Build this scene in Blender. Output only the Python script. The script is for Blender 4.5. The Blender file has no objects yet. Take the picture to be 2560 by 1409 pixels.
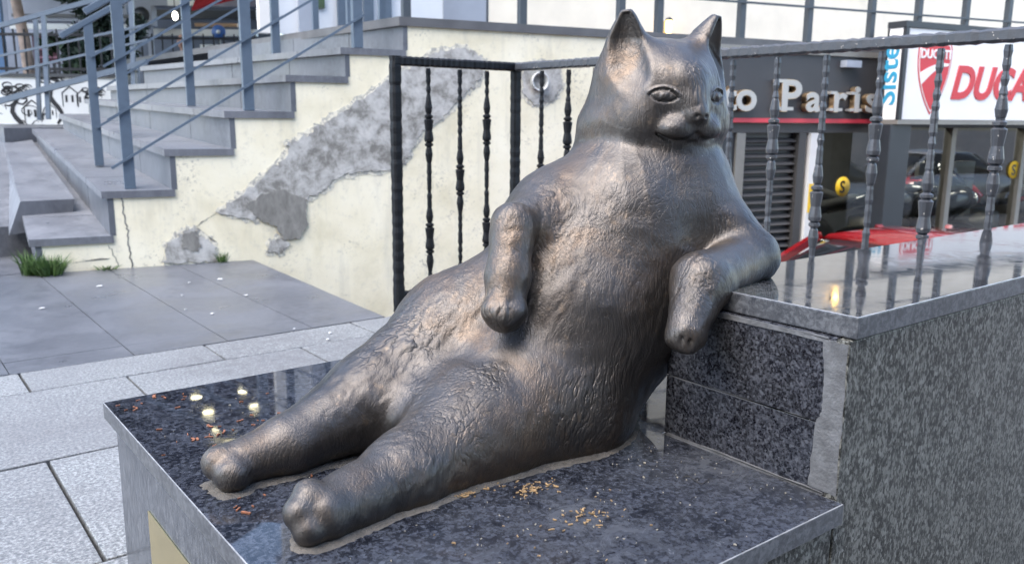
import bpy, bmesh, math, random
import numpy as np
from mathutils import Vector, Matrix, noise as mnoise

random.seed(7)
sc = bpy.context.scene
COL = sc.collection

# ------------------------------------------------------------------ camera
RIGHT = Vector((0.7893, -0.6138, 0.0090))
FWD = Vector((0.6021, 0.7749, -0.1916))
FWD.normalize()
RIGHT = (RIGHT - FWD * RIGHT.dot(FWD)).normalized()
UP = RIGHT.cross(FWD)
cam_data = bpy.data.cameras.new('camera')
cam_data.sensor_width = 36.0
cam_data.lens = 29.75
cam_data.clip_start = 0.02
cam_data.clip_end = 400.0
cam = bpy.data.objects.new('camera', cam_data)
M = Matrix.Identity(4)
for i in range(3):
    M[i][0] = RIGHT[i]; M[i][1] = UP[i]; M[i][2] = -FWD[i]
M[0][3], M[1][3], M[2][3] = 0.0, 0.0, 0.87
cam.matrix_world = M
COL.objects.link(cam)
sc.camera = cam
cam_data.dof.use_dof = True
cam_data.dof.focus_distance = 1.36
cam_data.dof.aperture_fstop = 8.0

# ------------------------------------------------------------------ sky and sun
SUN_AZ = math.radians(188.0)      # direction the light comes from, measured from +x towards +y
SUN_EL = math.radians(60.0)
world = bpy.data.worlds.new('World')
sc.world = world
world.use_nodes = True
wn = world.node_tree.nodes
sky = wn.new('ShaderNodeTexSky')
sky.sky_type = 'NISHITA'
sky.sun_disc = False
sky.sun_elevation = SUN_EL
sky.sun_rotation = math.radians(90.0) - SUN_AZ
sky.air_density = 1.0
sky.dust_density = 2.0
sky.ozone_density = 0.4
bg = wn['Background']
bg.inputs['Strength'].default_value = 0.15
world.node_tree.links.new(sky.outputs[0], bg.inputs['Color'])
sun_data = bpy.data.lights.new('sun', 'SUN')
sun_data.energy = 0.85
sun_data.angle = math.radians(60.0)
sun_data.color = (1.0, 0.95, 0.87)
sun = bpy.data.objects.new('sun', sun_data)
COL.objects.link(sun)
sdir = Vector((math.cos(SUN_AZ) * math.cos(SUN_EL), math.sin(SUN_AZ) * math.cos(SUN_EL), math.sin(SUN_EL)))
sun.rotation_euler = sdir.to_track_quat('Z', 'Y').to_euler()
sun.location = sdir * 20

sc.view_settings.view_transform = 'Standard'
sc.view_settings.look = 'None'
sc.view_settings.exposure = 2.3
sc.view_settings.gamma = 1.0
sc.render.engine = 'CYCLES'
sc.cycles.use_denoising = True
sc.cycles.max_bounces = 8
sc.cycles.caustics_reflective = False
sc.cycles.caustics_refractive = False

# ------------------------------------------------------------------ node helpers
class NT:
    def __init__(self, name, **pr):
        self.m = bpy.data.materials.new(name)
        self.m.use_nodes = True
        self.t = self.m.node_tree
        self.n = self.t.nodes
        self.b = self.n['Principled BSDF']
        self.set(**pr)
    def set(self, **pr):
        names = {'col': 'Base Color', 'rough': 'Roughness', 'metal': 'Metallic', 'spec': 'Specular IOR Level', 'ior': 'IOR',
                 'trans': 'Transmission Weight', 'coat': 'Coat Weight', 'coat_rough': 'Coat Roughness', 'alpha': 'Alpha',
                 'emit': 'Emission Color', 'emit_s': 'Emission Strength', 'normal': 'Normal', 'sheen': 'Sheen Weight'}
        for k, v in pr.items():
            s = self.b.inputs[names[k]]
            if isinstance(v, bpy.types.NodeSocket):
                self.t.links.new(v, s)
            elif k in ('col', 'emit'):
                s.default_value = (v[0], v[1], v[2], 1.0)
            else:
                s.default_value = v
    def node(self, kind, **kw):
        nd = self.n.new(kind)
        for k, v in kw.items():
            if k.startswith('i_'):
                key = k[2:]
                key = int(key) if key.isdigit() else key.replace('_', ' ')
                s = nd.inputs[key]
                if isinstance(v, bpy.types.NodeSocket):
                    self.t.links.new(v, s)
                else:
                    s.default_value = v
            else:
                setattr(nd, k, v)
        return nd
    def coords(self, scale=(1, 1, 1), rot=(0, 0, 0), loc=(0, 0, 0), src='Object'):
        tc = self.node('ShaderNodeTexCoord')
        mp = self.node('ShaderNodeMapping', i_Vector=tc.outputs[src])
        mp.inputs['Scale'].default_value = scale
        mp.inputs['Rotation'].default_value = rot
        mp.inputs['Location'].default_value = loc
        return mp.outputs[0]
    def world_pos(self, scale=(1, 1, 1), rot=(0, 0, 0)):
        g = self.node('ShaderNodeNewGeometry')
        mp = self.node('ShaderNodeMapping', i_Vector=g.outputs['Position'])
        mp.inputs['Scale'].default_value = scale
        mp.inputs['Rotation'].default_value = rot
        return mp.outputs[0]
    def noise(self, vec, scale, detail=4.0, rough=0.55, dist=0.0):
        nd = self.node('ShaderNodeTexNoise', i_Vector=vec, i_Scale=scale, i_Detail=detail, i_Roughness=rough, i_Distortion=dist)
        return nd.outputs['Fac']
    def vor(self, vec, scale, feature='F1', out='Distance', rnd=1.0):
        nd = self.node('ShaderNodeTexVoronoi', feature=feature)
        self.t.links.new(vec, nd.inputs['Vector'])
        nd.inputs['Scale'].default_value = scale
        nd.inputs['Randomness'].default_value = rnd
        return nd.outputs[out]
    def ramp(self, fac, stops):
        nd = self.node('ShaderNodeValToRGB', i_Fac=fac)
        el = nd.color_ramp.elements
        while len(el) > 1:
            el.remove(el[-1])
        for i, (p, c) in enumerate(stops):
            e = el[0] if i == 0 else el.new(p)
            e.position = p
            c = (c, c, c) if isinstance(c, (int, float)) else c
            e.color = (c[0], c[1], c[2], 1.0)
        return nd.outputs['Color']
    def mix(self, fac, a, b, mode='MIX'):
        nd = self.node('ShaderNodeMix', data_type='RGBA', blend_type=mode)
        for s, v in ((nd.inputs[0], fac), (nd.inputs[6], a), (nd.inputs[7], b)):
            if isinstance(v, bpy.types.NodeSocket):
                self.t.links.new(v, s)
            elif isinstance(v, (int, float)):
                s.default_value = v if s.type == 'VALUE' else (v, v, v, 1)
            else:
                s.default_value = (v[0], v[1], v[2], 1.0)
        return nd.outputs[2]
    def math(self, op, a, b=0.0, c=0.0):
        nd = self.node('ShaderNodeMath', operation=op)
        for s, v in zip(nd.inputs, (a, b, c)):
            if isinstance(v, bpy.types.NodeSocket):
                self.t.links.new(v, s)
            else:
                s.default_value = v
        return nd.outputs[0]
    def bump(self, h, strength=0.3, dist=0.01, prev=None):
        nd = self.node('ShaderNodeBump', i_Height=h, i_Strength=strength, i_Distance=dist)
        if prev is not None:
            self.t.links.new(prev, nd.inputs['Normal'])
        return nd.outputs[0]

# ------------------------------------------------------------------ object helpers
def link(name, me, mat=None, parent=None, smooth=False):
    o = bpy.data.objects.new(name, me)
    COL.objects.link(o)
    if mat is not None and not me.materials:
        me.materials.append(mat)
    if smooth:
        me.polygons.foreach_set('use_smooth', [True] * len(me.polygons))
    if parent is not None:
        o.parent = parent
    return o

def tag(o, label=None, cat=None, group=None, kind=None):
    if label: o['label'] = label
    if cat: o['category'] = cat
    if group: o['group'] = group
    if kind: o['kind'] = kind
    return o

def thing(name, label, cat, loc=(0, 0, 0), rz=0.0, group=None):
    o = bpy.data.objects.new(name, None)
    COL.objects.link(o)
    o.empty_display_size = 0.1
    o.location = loc
    o.rotation_euler = (0, 0, rz)
    return tag(o, label, cat, group)

def to_mesh(bm, name):
    bm.normal_update()
    me = bpy.data.meshes.new(name)
    bm.to_mesh(me)
    bm.free()
    return me

def box_bm(bm, a, b, bevel=0.0):
    """axis-aligned box between corners a and b"""
    vs = [bm.verts.new((x, y, z)) for z in (a[2], b[2]) for y in (a[1], b[1]) for x in (a[0], b[0])]
    fs = [(0, 2, 3, 1), (4, 5, 7, 6), (0, 1, 5, 4), (2, 6, 7, 3), (0, 4, 6, 2), (1, 3, 7, 5)]
    faces = [bm.faces.new([vs[i] for i in q]) for q in fs]
    if bevel > 0:
        ed = list({e for f_ in faces for e in f_.edges})
        bmesh.ops.bevel(bm, geom=ed, offset=bevel, segments=2, affect='EDGES', profile=0.6)
    return bm

def box(name, a, b, mat, parent=None, bevel=0.0, smooth=False):
    bm = bmesh.new()
    box_bm(bm, a, b, bevel)
    return link(name, to_mesh(bm, name), mat, parent, smooth)

def bar_bm(bm, p, q, w, h, up=(0, 0, 1)):
    """rectangular bar from p to q"""
    p, q = Vector(p), Vector(q)
    d = (q - p).normalized()
    s = d.cross(Vector(up))
    if s.length < 1e-4:
        s = d.cross(Vector((1, 0, 0)))
    s.normalize()
    u = s.cross(d)
    vs = []
    for c in (p, q):
        for i, j in ((-1, -1), (1, -1), (1, 1), (-1, 1)):
            vs.append(bm.verts.new(c + s * (i * w / 2) + u * (j * h / 2)))
    for f_ in ((0, 1, 2, 3), (7, 6, 5, 4), (0, 4, 5, 1), (1, 5, 6, 2), (2, 6, 7, 3), (3, 7, 4, 0)):
        bm.faces.new([vs[i] for i in f_])
    return bm

def bar(name, p, q, w, h, mat, parent=None, up=(0, 0, 1), bevel=0.0):
    bm = bmesh.new()
    bar_bm(bm, p, q, w, h, up)
    if bevel:
        bmesh.ops.recalc_face_normals(bm, faces=bm.faces[:])
        bmesh.ops.bevel(bm, geom=bm.edges[:], offset=bevel, segments=2, affect='EDGES', profile=0.6)
    bmesh.ops.recalc_face_normals(bm, faces=bm.faces[:])
    return link(name, to_mesh(bm, name), mat, parent)

def lathe_bm(bm, prof, segs=16, axis='Z', c=(0, 0, 0)):
    rings = []
    for (r, z) in prof:
        ring = []
        for k in range(segs):
            a = 2 * math.pi * k / segs
            x, y = r * math.cos(a), r * math.sin(a)
            v = {'Z': (x, y, z), 'X': (z, x, y), 'Y': (x, z, y)}[axis]
            ring.append(bm.verts.new((v[0] + c[0], v[1] + c[1], v[2] + c[2])))
        rings.append(ring)
    for a, b in zip(rings, rings[1:]):
        for k in range(segs):
            bm.faces.new((a[k], a[(k + 1) % segs], b[(k + 1) % segs], b[k]))
    bm.faces.new(list(reversed(rings[0])))
    bm.faces.new(rings[-1])
    bmesh.ops.recalc_face_normals(bm, faces=bm.faces[:])
    return bm

def lathe(name, prof, mat, parent=None, segs=16, axis='Z', c=(0, 0, 0), smooth=True):
    return link(name, to_mesh(lathe_bm(bmesh.new(), prof, segs, axis, c), name), mat, parent, smooth)

def prism_bm(bm, pts, d):
    """polygon pts (3D, planar) extruded by vector d"""
    d = Vector(d)
    a = [bm.verts.new(p) for p in pts]
    b = [bm.verts.new(Vector(p) + d) for p in pts]
    n = len(pts)
    bm.faces.new(a)
    bm.faces.new(list(reversed(b)))
    for i in range(n):
        bm.faces.new((a[i], b[i], b[(i + 1) % n], a[(i + 1) % n]))
    bmesh.ops.recalc_face_normals(bm, faces=bm.faces[:])
    return bm

def prism(name, pts, d, mat, parent=None, bevel=0.0):
    bm = prism_bm(bmesh.new(), pts, d)
    if bevel:
        bmesh.ops.bevel(bm, geom=bm.edges[:], offset=bevel, segments=2, affect='EDGES', profile=0.6)
    return link(name, to_mesh(bm, name), mat, parent)

def tube_bm(bm, pts, r, segs=8):
    pts = [Vector(p) for p in pts]
    rs = r if isinstance(r, (list, tuple)) else [r] * len(pts)
    rings = []
    prev = None
    for i, p in enumerate(pts):
        d = (pts[min(i + 1, len(pts) - 1)] - pts[max(i - 1, 0)]).normalized()
        if prev is None:
            s = d.cross(Vector((0, 0, 1)))
            if s.length < 1e-3:
                s = d.cross(Vector((1, 0, 0)))
        else:
            s = prev - d * prev.dot(d)
        s.normalize()
        prev = s
        t = d.cross(s)
        rings.append([bm.verts.new(p + (s * math.cos(2 * math.pi * k / segs) + t * math.sin(2 * math.pi * k / segs)) * rs[i]) for k in range(segs)])
    for a, b in zip(rings, rings[1:]):
        for k in range(segs):
            bm.faces.new((a[k], a[(k + 1) % segs], b[(k + 1) % segs], b[k]))
    bm.faces.new(list(reversed(rings[0])))
    bm.faces.new(rings[-1])
    bmesh.ops.recalc_face_normals(bm, faces=bm.faces[:])
    return bm

def tube(name, pts, r, mat, parent=None, segs=8):
    return link(name, to_mesh(tube_bm(bmesh.new(), pts, r, segs), name), mat, parent, True)

# ------------------------------------------------------------------ materials
MAT = {}

def m_plain(key, col, rough=0.6, metal=0.0, var=0.12, scale=6.0, bump=0.0, bscale=60.0, **kw):
    n = NT(key, rough=rough, metal=metal, **kw)
    v = n.world_pos()
    f1 = n.noise(v, scale, 5)
    lo = tuple(c * (1 - var) for c in col); hi = tuple(min(1, c * (1 + var)) for c in col)
    n.set(col=n.ramp(f1, [(0.3, lo), (0.7, hi)]))
    if bump:
        n.set(normal=n.bump(n.noise(v, bscale, 4), bump, 0.004))
    MAT[key] = n.m
    return n

def m_granite(key, dark, mid, light, rough, dust=0.0, dustcol=(0.20, 0.205, 0.21), scale=1.0, stretch=(1, 1, 1), spec=0.5, fleck=0.6, near=False, grain=0.5):
    n = NT(key, spec=spec)
    v = n.world_pos(stretch)
    a = n.noise(v, 58 * scale, 5, 0.72, 0.6)
    a2 = n.noise(v, 9 * scale, 4, 0.6, 0.4)
    b = n.vor(v, 190 * scale)
    c = n.noise(v, 260 * scale, 3, 0.7)
    t = n.math('ADD', n.math('MULTIPLY', a, 0.75), n.math('MULTIPLY', a2, 0.25))
    base = n.ramp(t, [(0.44, dark), (0.50, tuple(x * .65 + y * .35 for x, y in zip(dark, mid))), (0.55, mid)])
    base = n.mix(n.ramp(c, [(0.52, 0.0), (0.68, 0.6)]), base, mid)
    base = n.mix(n.math('MULTIPLY', n.ramp(b, [(0.10, 1.0), (0.22, 0.0)]), n.ramp(n.noise(v, 40 * scale, 2), [(0.5, 0.0), (0.62, fleck)])), base, light)
    cell = n.node('ShaderNodeTexVoronoi', i_Vector=v, i_Scale=250.0 * min(1.0, scale / 2.4))
    bw = n.node('ShaderNodeSeparateColor', i_0=cell.outputs['Color']).outputs[0]
    base = n.mix(n.ramp(bw, [(0.0, 0.75 * grain), (0.34, 0.55 * grain), (0.36, 0.0)]), base, dark)
    base = n.mix(n.ramp(bw, [(0.72, 0.0), (0.74, 0.45 * grain), (0.95, 0.5 * grain), (0.96, 0.9 * grain)]), base, tuple(min(1, x * .7 + y * .3) for x, y in zip(mid, light)))
    w = n.world_pos()
    d1 = n.noise(w, 3.2, 6, 0.62, 0.6)
    d2 = n.noise(w, 24.0, 6, 0.72, 0.8)
    dm = n.math('MULTIPLY', n.ramp(d1, [(0.36, 0.0), (0.62, 1.0)]), n.ramp(d2, [(0.38, 0.0), (0.62, 1.0)]))
    if near:     # the front of the slab, where people lean, has lost its polish and holds dust
        sx = n.node('ShaderNodeSeparateXYZ', i_0=w)
        wob = n.math('ADD', sx.outputs[1], n.math('MULTIPLY', n.noise(w, 5.0, 3), 0.25))
        dm = n.math('MULTIPLY', n.math('ADD', dm, 0.06), n.ramp(wob, [(0.95, 1.0), (1.22, 0.16)]))
    dm = n.math('MULTIPLY', dm, dust)
    n.set(col=n.mix(dm, base, dustcol))
    n.set(rough=n.math('ADD', rough, n.math('MULTIPLY', dm, 0.5)))
    if rough > 0.1:
        n.set(normal=n.bump(n.noise(v, 160 * scale, 3), 0.12, 0.0015))
    MAT[key] = n.m
    return n

# polished black granite of the plinth, and its duller, greener outer faces
m_granite('granite_top', (0.002, 0.0025, 0.005), (0.036, 0.041, 0.054), (0.20, 0.22, 0.26), 0.010, dust=0.9, dustcol=(0.062, 0.068, 0.079), near=True, scale=2.0, spec=0.35, grain=0.4)
m_granite('granite_end', (0.002, 0.002, 0.004), (0.050, 0.054, 0.066), (0.24, 0.25, 0.28), 0.14, dust=0.06, fleck=1.0, scale=3.0, spec=0.25, grain=0.6)
m_granite('granite_face', (0.006, 0.006, 0.005), (0.155, 0.155, 0.138), (0.40, 0.40, 0.37), 0.34, dust=0.12, dustcol=(0.13, 0.13, 0.12), stretch=(1.0, 1.0, 0.60), scale=3.0, spec=0.2, grain=0.9)
m_granite('granite_side', (0.020, 0.023, 0.030), (0.078, 0.084, 0.097), (0.19, 0.20, 0.21), 0.16, dust=0.15, stretch=(1.1, 1.1, 0.40), scale=1.6)
m_granite('granite_ledge', (0.006, 0.007, 0.009), (0.050, 0.052, 0.058), (0.18, 0.185, 0.19), 0.020, dust=0.22, dustcol=(0.07, 0.068, 0.066), scale=2.2)
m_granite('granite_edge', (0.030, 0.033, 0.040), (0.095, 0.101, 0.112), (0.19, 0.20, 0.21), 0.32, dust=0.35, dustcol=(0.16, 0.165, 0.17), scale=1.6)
m_plain('arris_glint', (0.20, 0.205, 0.21), 0.35, var=0.45, scale=40)  # pale bevel colour: the sky's bright line along the edges, painted in
m_plain('mortar', (0.10, 0.104, 0.11), 0.85, var=0.35, scale=40, bump=0.5, bscale=160)
m_plain('sand', (0.095, 0.088, 0.078), 0.95, var=0.35, scale=50, bump=0.8, bscale=420)

# light pavement granite
n = NT('pavement_stone', rough=0.62, spec=0.4)
v = n.world_pos()
sp = n.noise(v, 115, 5, 0.8)
big = n.noise(v, 2.2, 5, 0.6)
tone = n.node('ShaderNodeObjectInfo').outputs['Random']
c1 = n.ramp(sp, [(0.37, (0.062, 0.067, 0.073)), (0.50, (0.172, 0.184, 0.188)), (0.61, (0.36, 0.375, 0.375))])
c1 = n.mix(n.ramp(big, [(0.38, 0.0), (0.66, 0.5)]), c1, (0.115, 0.118, 0.128))
stain = n.math('MULTIPLY', n.ramp(n.noise(v, 1.1, 5, 0.6, 1.0), [(0.50, 0.0), (0.62, 1.0)]), n.ramp(n.noise(v, 30, 4, 0.7), [(0.40, 0.0), (0.60, 0.6)]))
c1 = n.mix(stain, c1, (0.085, 0.085, 0.088))
c1 = n.mix(n.math('MULTIPLY', tone, 0.3), c1, (0.10, 0.103, 0.11))
n.set(col=c1, normal=n.bump(sp, 0.25, 0.003))
n.set(rough=n.ramp(big, [(0.3, 0.50), (0.7, 0.72)]))
MAT['pavement_stone'] = n.m

# grey stair / landing tile
def m_tile(key, lo, hi, rough=0.42):
    n = NT(key, spec=0.5)
    v = n.world_pos((1, 1, 0.35))
    a = n.noise(v, 3.0, 6, 0.6)
    b = n.noise(v, 45, 4, 0.6)
    tone = n.node('ShaderNodeObjectInfo').outputs['Random']
    col = n.ramp(a, [(0.3, lo), (0.7, hi)])
    col = n.mix(n.math('MULTIPLY', n.ramp(b, [(0.45, 0.0), (0.8, 1.0)]), 0.35), col, tuple(min(1, x * 1.6) for x in hi))
    col = n.mix(n.math('MULTIPLY', tone, 0.25), col, lo)
    st_ = n.math('MULTIPLY', n.ramp(n.noise(n.world_pos(), 1.7, 5, 0.65, 1.2), [(0.50, 0.0), (0.60, 1.0)]), n.ramp(n.noise(n.world_pos(), 21, 5, 0.7), [(0.42, 0.0), (0.60, 0.55)]))
    col = n.mix(st_, col, tuple(x * 0.62 for x in lo))
    n.set(col=col, rough=n.ramp(a, [(0.3, rough - 0.10), (0.7, rough + 0.16)]), normal=n.bump(b, 0.06, 0.003))
    MAT[key] = n.m
m_tile('tile_grey', (0.070, 0.076, 0.089), (0.108, 0.115, 0.130), 0.34)
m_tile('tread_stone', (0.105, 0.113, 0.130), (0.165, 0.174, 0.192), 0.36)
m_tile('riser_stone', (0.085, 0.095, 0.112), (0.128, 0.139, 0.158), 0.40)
m_plain('fascia_stone', (0.095, 0.096, 0.10), 0.5, var=0.2, scale=8)
m_plain('joint', (0.075, 0.075, 0.072), 0.9, var=0.3, scale=30)

# cream painted render with streaks and stains
n = NT('cream_render', rough=0.85, spec=0.25)
v = n.world_pos()
vs = n.world_pos((1, 1, 0.16))
a = n.noise(v, 2.4, 6, 0.62, 0.3)
s = n.noise(vs, 9.0, 5, 0.65)
g = n.noise(v, 26, 5, 0.7)
col = n.ramp(a, [(0.30, (0.64, 0.585, 0.42)), (0.50, (0.78, 0.725, 0.555)), (0.70, (0.83, 0.785, 0.63))])
col = n.mix(n.ramp(s, [(0.52, 0.0), (0.72, 0.40)]), col, (0.47, 0.45, 0.37))
col = n.mix(n.ramp(g, [(0.54, 0.0), (0.70, 0.45)]), col, (0.50, 0.48, 0.40))
g2 = n.math('MULTIPLY', n.ramp(n.noise(v, 3.6, 3), [(0.52, 0.0), (0.66, 1.0)]), n.ramp(n.noise(v, 46, 5, 0.75), [(0.55, 0.0), (0.63, 0.8)]))
col = n.mix(g2, col, (0.30, 0.29, 0.25))
n.set(col=col, normal=n.bump(g, 0.18, 0.006, n.bump(n.noise(v, 120, 4), 0.15, 0.002)))
MAT['cream_render'] = n.m

n = NT('cement', rough=0.9, spec=0.2)
v = n.world_pos((1, 1, 1))
a = n.noise(v, 8.5, 6, 0.74, 0.25)
b = n.noise(v, 40, 5, 0.7)
col = n.ramp(a, [(0.38, (0.19, 0.185, 0.17)), (0.47, (0.33, 0.325, 0.305)), (0.55, (0.44, 0.435, 0.415)), (0.66, (0.53, 0.525, 0.50))])
col = n.mix(n.ramp(b, [(0.55, 0.0), (0.75, 0.4)]), col, (0.25, 0.25, 0.24))
n.set(col=col, normal=n.bump(a, 0.3, 0.015, n.bump(b, 0.4, 0.005)))
MAT['cement'] = n.m
n = NT('cement_dark', rough=0.92, spec=0.2)
v = n.world_pos((1, 1, 0.5))
a = n.noise(v, 16, 6, 0.7, 0.2)
n.set(col=n.ramp(a, [(0.35, (0.15, 0.147, 0.135)), (0.65, (0.27, 0.265, 0.245))]), normal=n.bump(a, 0.35, 0.005))
MAT['cement_dark'] = n.m
n = NT('cement_smear', rough=0.9, spec=0.2)
v = n.world_pos()
a = n.noise(v, 34, 6, 0.75, 0.8)
n.set(col=n.ramp(a, [(0.42, (0.36, 0.35, 0.32)), (0.50, (0.55, 0.53, 0.45)), (0.56, (0.72, 0.68, 0.56))]), normal=n.bump(a, 0.5, 0.006))
MAT['cement_smear'] = n.m

m_plain('cream_facade', (0.80, 0.73, 0.60), 0.8, var=0.06, scale=4, bump=0.1, bscale=80)
m_plain('white_panel', (0.66, 0.69, 0.72), 0.35, var=0.05, scale=3)
m_plain('grey_panel', (0.30, 0.33, 0.38), 0.45, var=0.12, scale=3)
m_plain('steel_blue', (0.085, 0.118, 0.160), 0.42, var=0.08, scale=20, spec=0.6)
m_plain('steel_dark', (0.050, 0.062, 0.074), 0.45, var=0.1, scale=20)
n = m_plain('iron', (0.007, 0.008, 0.010), 0.50, var=0.3, scale=40, spec=0.22, bump=0.35, bscale=70)
n = m_plain('iron_skylit_worn', (0.045, 0.049, 0.057), 0.38, var=0.3, scale=40, spec=0.45, bump=0.4, bscale=70)  # near railing: sky reflection painted as a lighter grey, with worn chips over it
v = n.world_pos()
chip = n.ramp(n.noise(v, 85, 2, 0.5), [(0.715, 0.0), (0.735, 1.0)])
n.set(col=n.mix(chip, (0.045, 0.049, 0.057), (0.45, 0.42, 0.38)))
m_plain('brass', (0.62, 0.50, 0.25), 0.32, 1.0, var=0.06, scale=10)
m_plain('dark_panel', (0.045, 0.045, 0.048), 0.5, var=0.1, scale=3)
m_plain('red_strip', (0.62, 0.045, 0.07), 0.4, var=0.05, scale=3)
m_plain('sign_red', (0.55, 0.022, 0.035), 0.4, var=0.04, scale=6)
m_plain('sign_white', (0.78, 0.77, 0.75), 0.35, var=0.03, scale=3)
m_plain('sign_blue', (0.03, 0.26, 0.42), 0.4, var=0.04, scale=6)
m_plain('letter_grey', (0.42, 0.41, 0.39), 0.35, 0.3, var=0.05, scale=6)
m_plain('letter_edge', (0.75, 0.52, 0.30), 0.28, 0.9, var=0.05, scale=6)
m_plain('shutter', (0.055, 0.052, 0.050), 0.5, var=0.1, scale=6)
m_plain('frame_dark', (0.022, 0.026, 0.032), 0.4, var=0.1, scale=6)
m_plain('frame_grey', (0.22, 0.21, 0.19), 0.4, 0.3, var=0.1, scale=6)
m_plain('white_paint', (0.70, 0.69, 0.66), 0.5, var=0.05, scale=6)
m_plain('yellow', (0.75, 0.48, 0.02), 0.5, var=0.04, scale=9)
m_plain('black_paint', (0.012, 0.012, 0.014), 0.4, var=0.1, scale=9)
m_plain('rubber', (0.02, 0.02, 0.02), 0.8, var=0.2, scale=9)
m_plain('chrome', (0.6, 0.6, 0.62), 0.18, 1.0, var=0.03, scale=9)
m_plain('room_dark', (0.10, 0.095, 0.09), 0.8, var=0.3, scale=2)
m_plain('house_wall', (0.13, 0.10, 0.08), 0.85, var=0.2, scale=2)
m_plain('court_stone', (0.16, 0.16, 0.16), 0.7, var=0.25, scale=3, bump=0.2)
m_plain('retaining', (0.42, 0.40, 0.34), 0.85, var=0.15, scale=3)
m_plain('plastic_pipe', (0.50, 0.51, 0.50), 0.45, var=0.08, scale=9)
m_plain('bark_pale', (0.42, 0.31, 0.24), 0.8, var=0.4, scale=9, bump=0.5, bscale=40)
m_plain('cafe_grey', (0.32, 0.345, 0.40), 0.7, var=0.08, scale=1.5)
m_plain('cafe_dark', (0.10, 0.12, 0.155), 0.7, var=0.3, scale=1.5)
m_plain('cafe_white', (0.68, 0.70, 0.68), 0.5, var=0.05, scale=3)
m_plain('blue_board', (0.07, 0.16, 0.30), 0.5, var=0.08, scale=3)
m_plain('blue_sign', (0.05, 0.14, 0.40), 0.5, var=0.08, scale=3)
m_plain('awning_red', (0.55, 0.05, 0.07), 0.6, var=0.08, scale=3)
m_plain('wood_warm', (0.45, 0.27, 0.14), 0.5, var=0.15, scale=4)
m_plain('graffiti_white', (0.74, 0.74, 0.71), 0.7, var=0.06, scale=3)
m_plain('ink', (0.018, 0.018, 0.02), 0.7, var=0.2, scale=9)
m_plain('maroon', (0.12, 0.035, 0.05), 0.7, var=0.1, scale=9)
m_plain('pink_print', (0.60, 0.28, 0.34), 0.7, var=0.05, scale=9)
m_plain('skin', (0.50, 0.29, 0.22), 0.55, var=0.06, scale=20)
m_plain('cloth_dark', (0.03, 0.035, 0.05), 0.85, var=0.2, scale=12)
m_plain('leaf_dark', (0.030, 0.052, 0.034), 0.6, var=0.5, scale=6)
m_plain('leaf_mid', (0.050, 0.085, 0.040), 0.6, var=0.4, scale=6)
m_plain('grass_green', (0.06, 0.115, 0.028), 0.6, var=0.4, scale=30)
m_plain('crumb', (0.30, 0.20, 0.10), 0.7, var=0.4, scale=150)
m_plain('crumb_pale', (0.34, 0.31, 0.25), 0.7, var=0.2, scale=150)
m_plain('leaf_dry', (0.20, 0.075, 0.035), 0.7, var=0.4, scale=90)
m_plain('litter_white', (0.5, 0.51, 0.52), 0.7, var=0.05, scale=90)
m_plain('hair_black', (0.01, 0.01, 0.012), 0.6)

def m_emit(key, col, s):
    n = NT(key, col=col, rough=0.5, emit=col, emit_s=s)
    MAT[key] = n.m
m_emit('downlight', (1.0, 0.90, 0.56), 4.5)
m_emit('lamp_warm', (1.0, 0.62, 0.18), 3.0)
m_emit('lamp_white', (1.0, 0.96, 0.80), 4.0)
m_emit('lamp_shop', (1.0, 0.93, 0.80), 12.0)

n = NT('car_red', col=(0.15, 0.004, 0.006), rough=0.25, spec=0.5, coat=1.0, coat_rough=0.04); MAT['car_red'] = n.m
n = NT('car_silver', col=(0.55, 0.56, 0.57), rough=0.3, metal=0.5, coat=1.0, coat_rough=0.04); MAT['car_silver'] = n.m
n = NT('car_glass', col=(0.012, 0.014, 0.016), rough=0.04, spec=0.7); MAT['car_glass'] = n.m
n = NT('bike_black', col=(0.015, 0.016, 0.018), rough=0.22, coat=0.6, coat_rough=0.05); MAT['bike_black'] = n.m
n = NT('bike_red', col=(0.40, 0.012, 0.016), rough=0.22, coat=0.6, coat_rough=0.05); MAT['bike_red'] = n.m

# thin shop glass: clear, with the mirror image that real glass gives
def m_glass(key, tint=(0.80, 0.86, 0.86), refl=1.0):
    mt = bpy.data.materials.new(key)
    mt.use_nodes = True
    t = mt.node_tree
    t.nodes.remove(t.nodes['Principled BSDF'])
    out = t.nodes['Material Output']
    tr = t.nodes.new('ShaderNodeBsdfTransparent'); tr.inputs[0].default_value = (*tint, 1)
    gl = t.nodes.new('ShaderNodeBsdfGlossy'); gl.inputs['Roughness'].default_value = 0.02
    fr = t.nodes.new('ShaderNodeFresnel'); fr.inputs['IOR'].default_value = 1.8
    mx = t.nodes.new('ShaderNodeMixShader')
    t.links.new(fr.outputs[0], mx.inputs[0]); t.links.new(tr.outputs[0], mx.inputs[1]); t.links.new(gl.outputs[0], mx.inputs[2])
    t.links.new(mx.outputs[0], out.inputs[0])
    MAT[key] = mt
m_glass('shop_glass')

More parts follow.
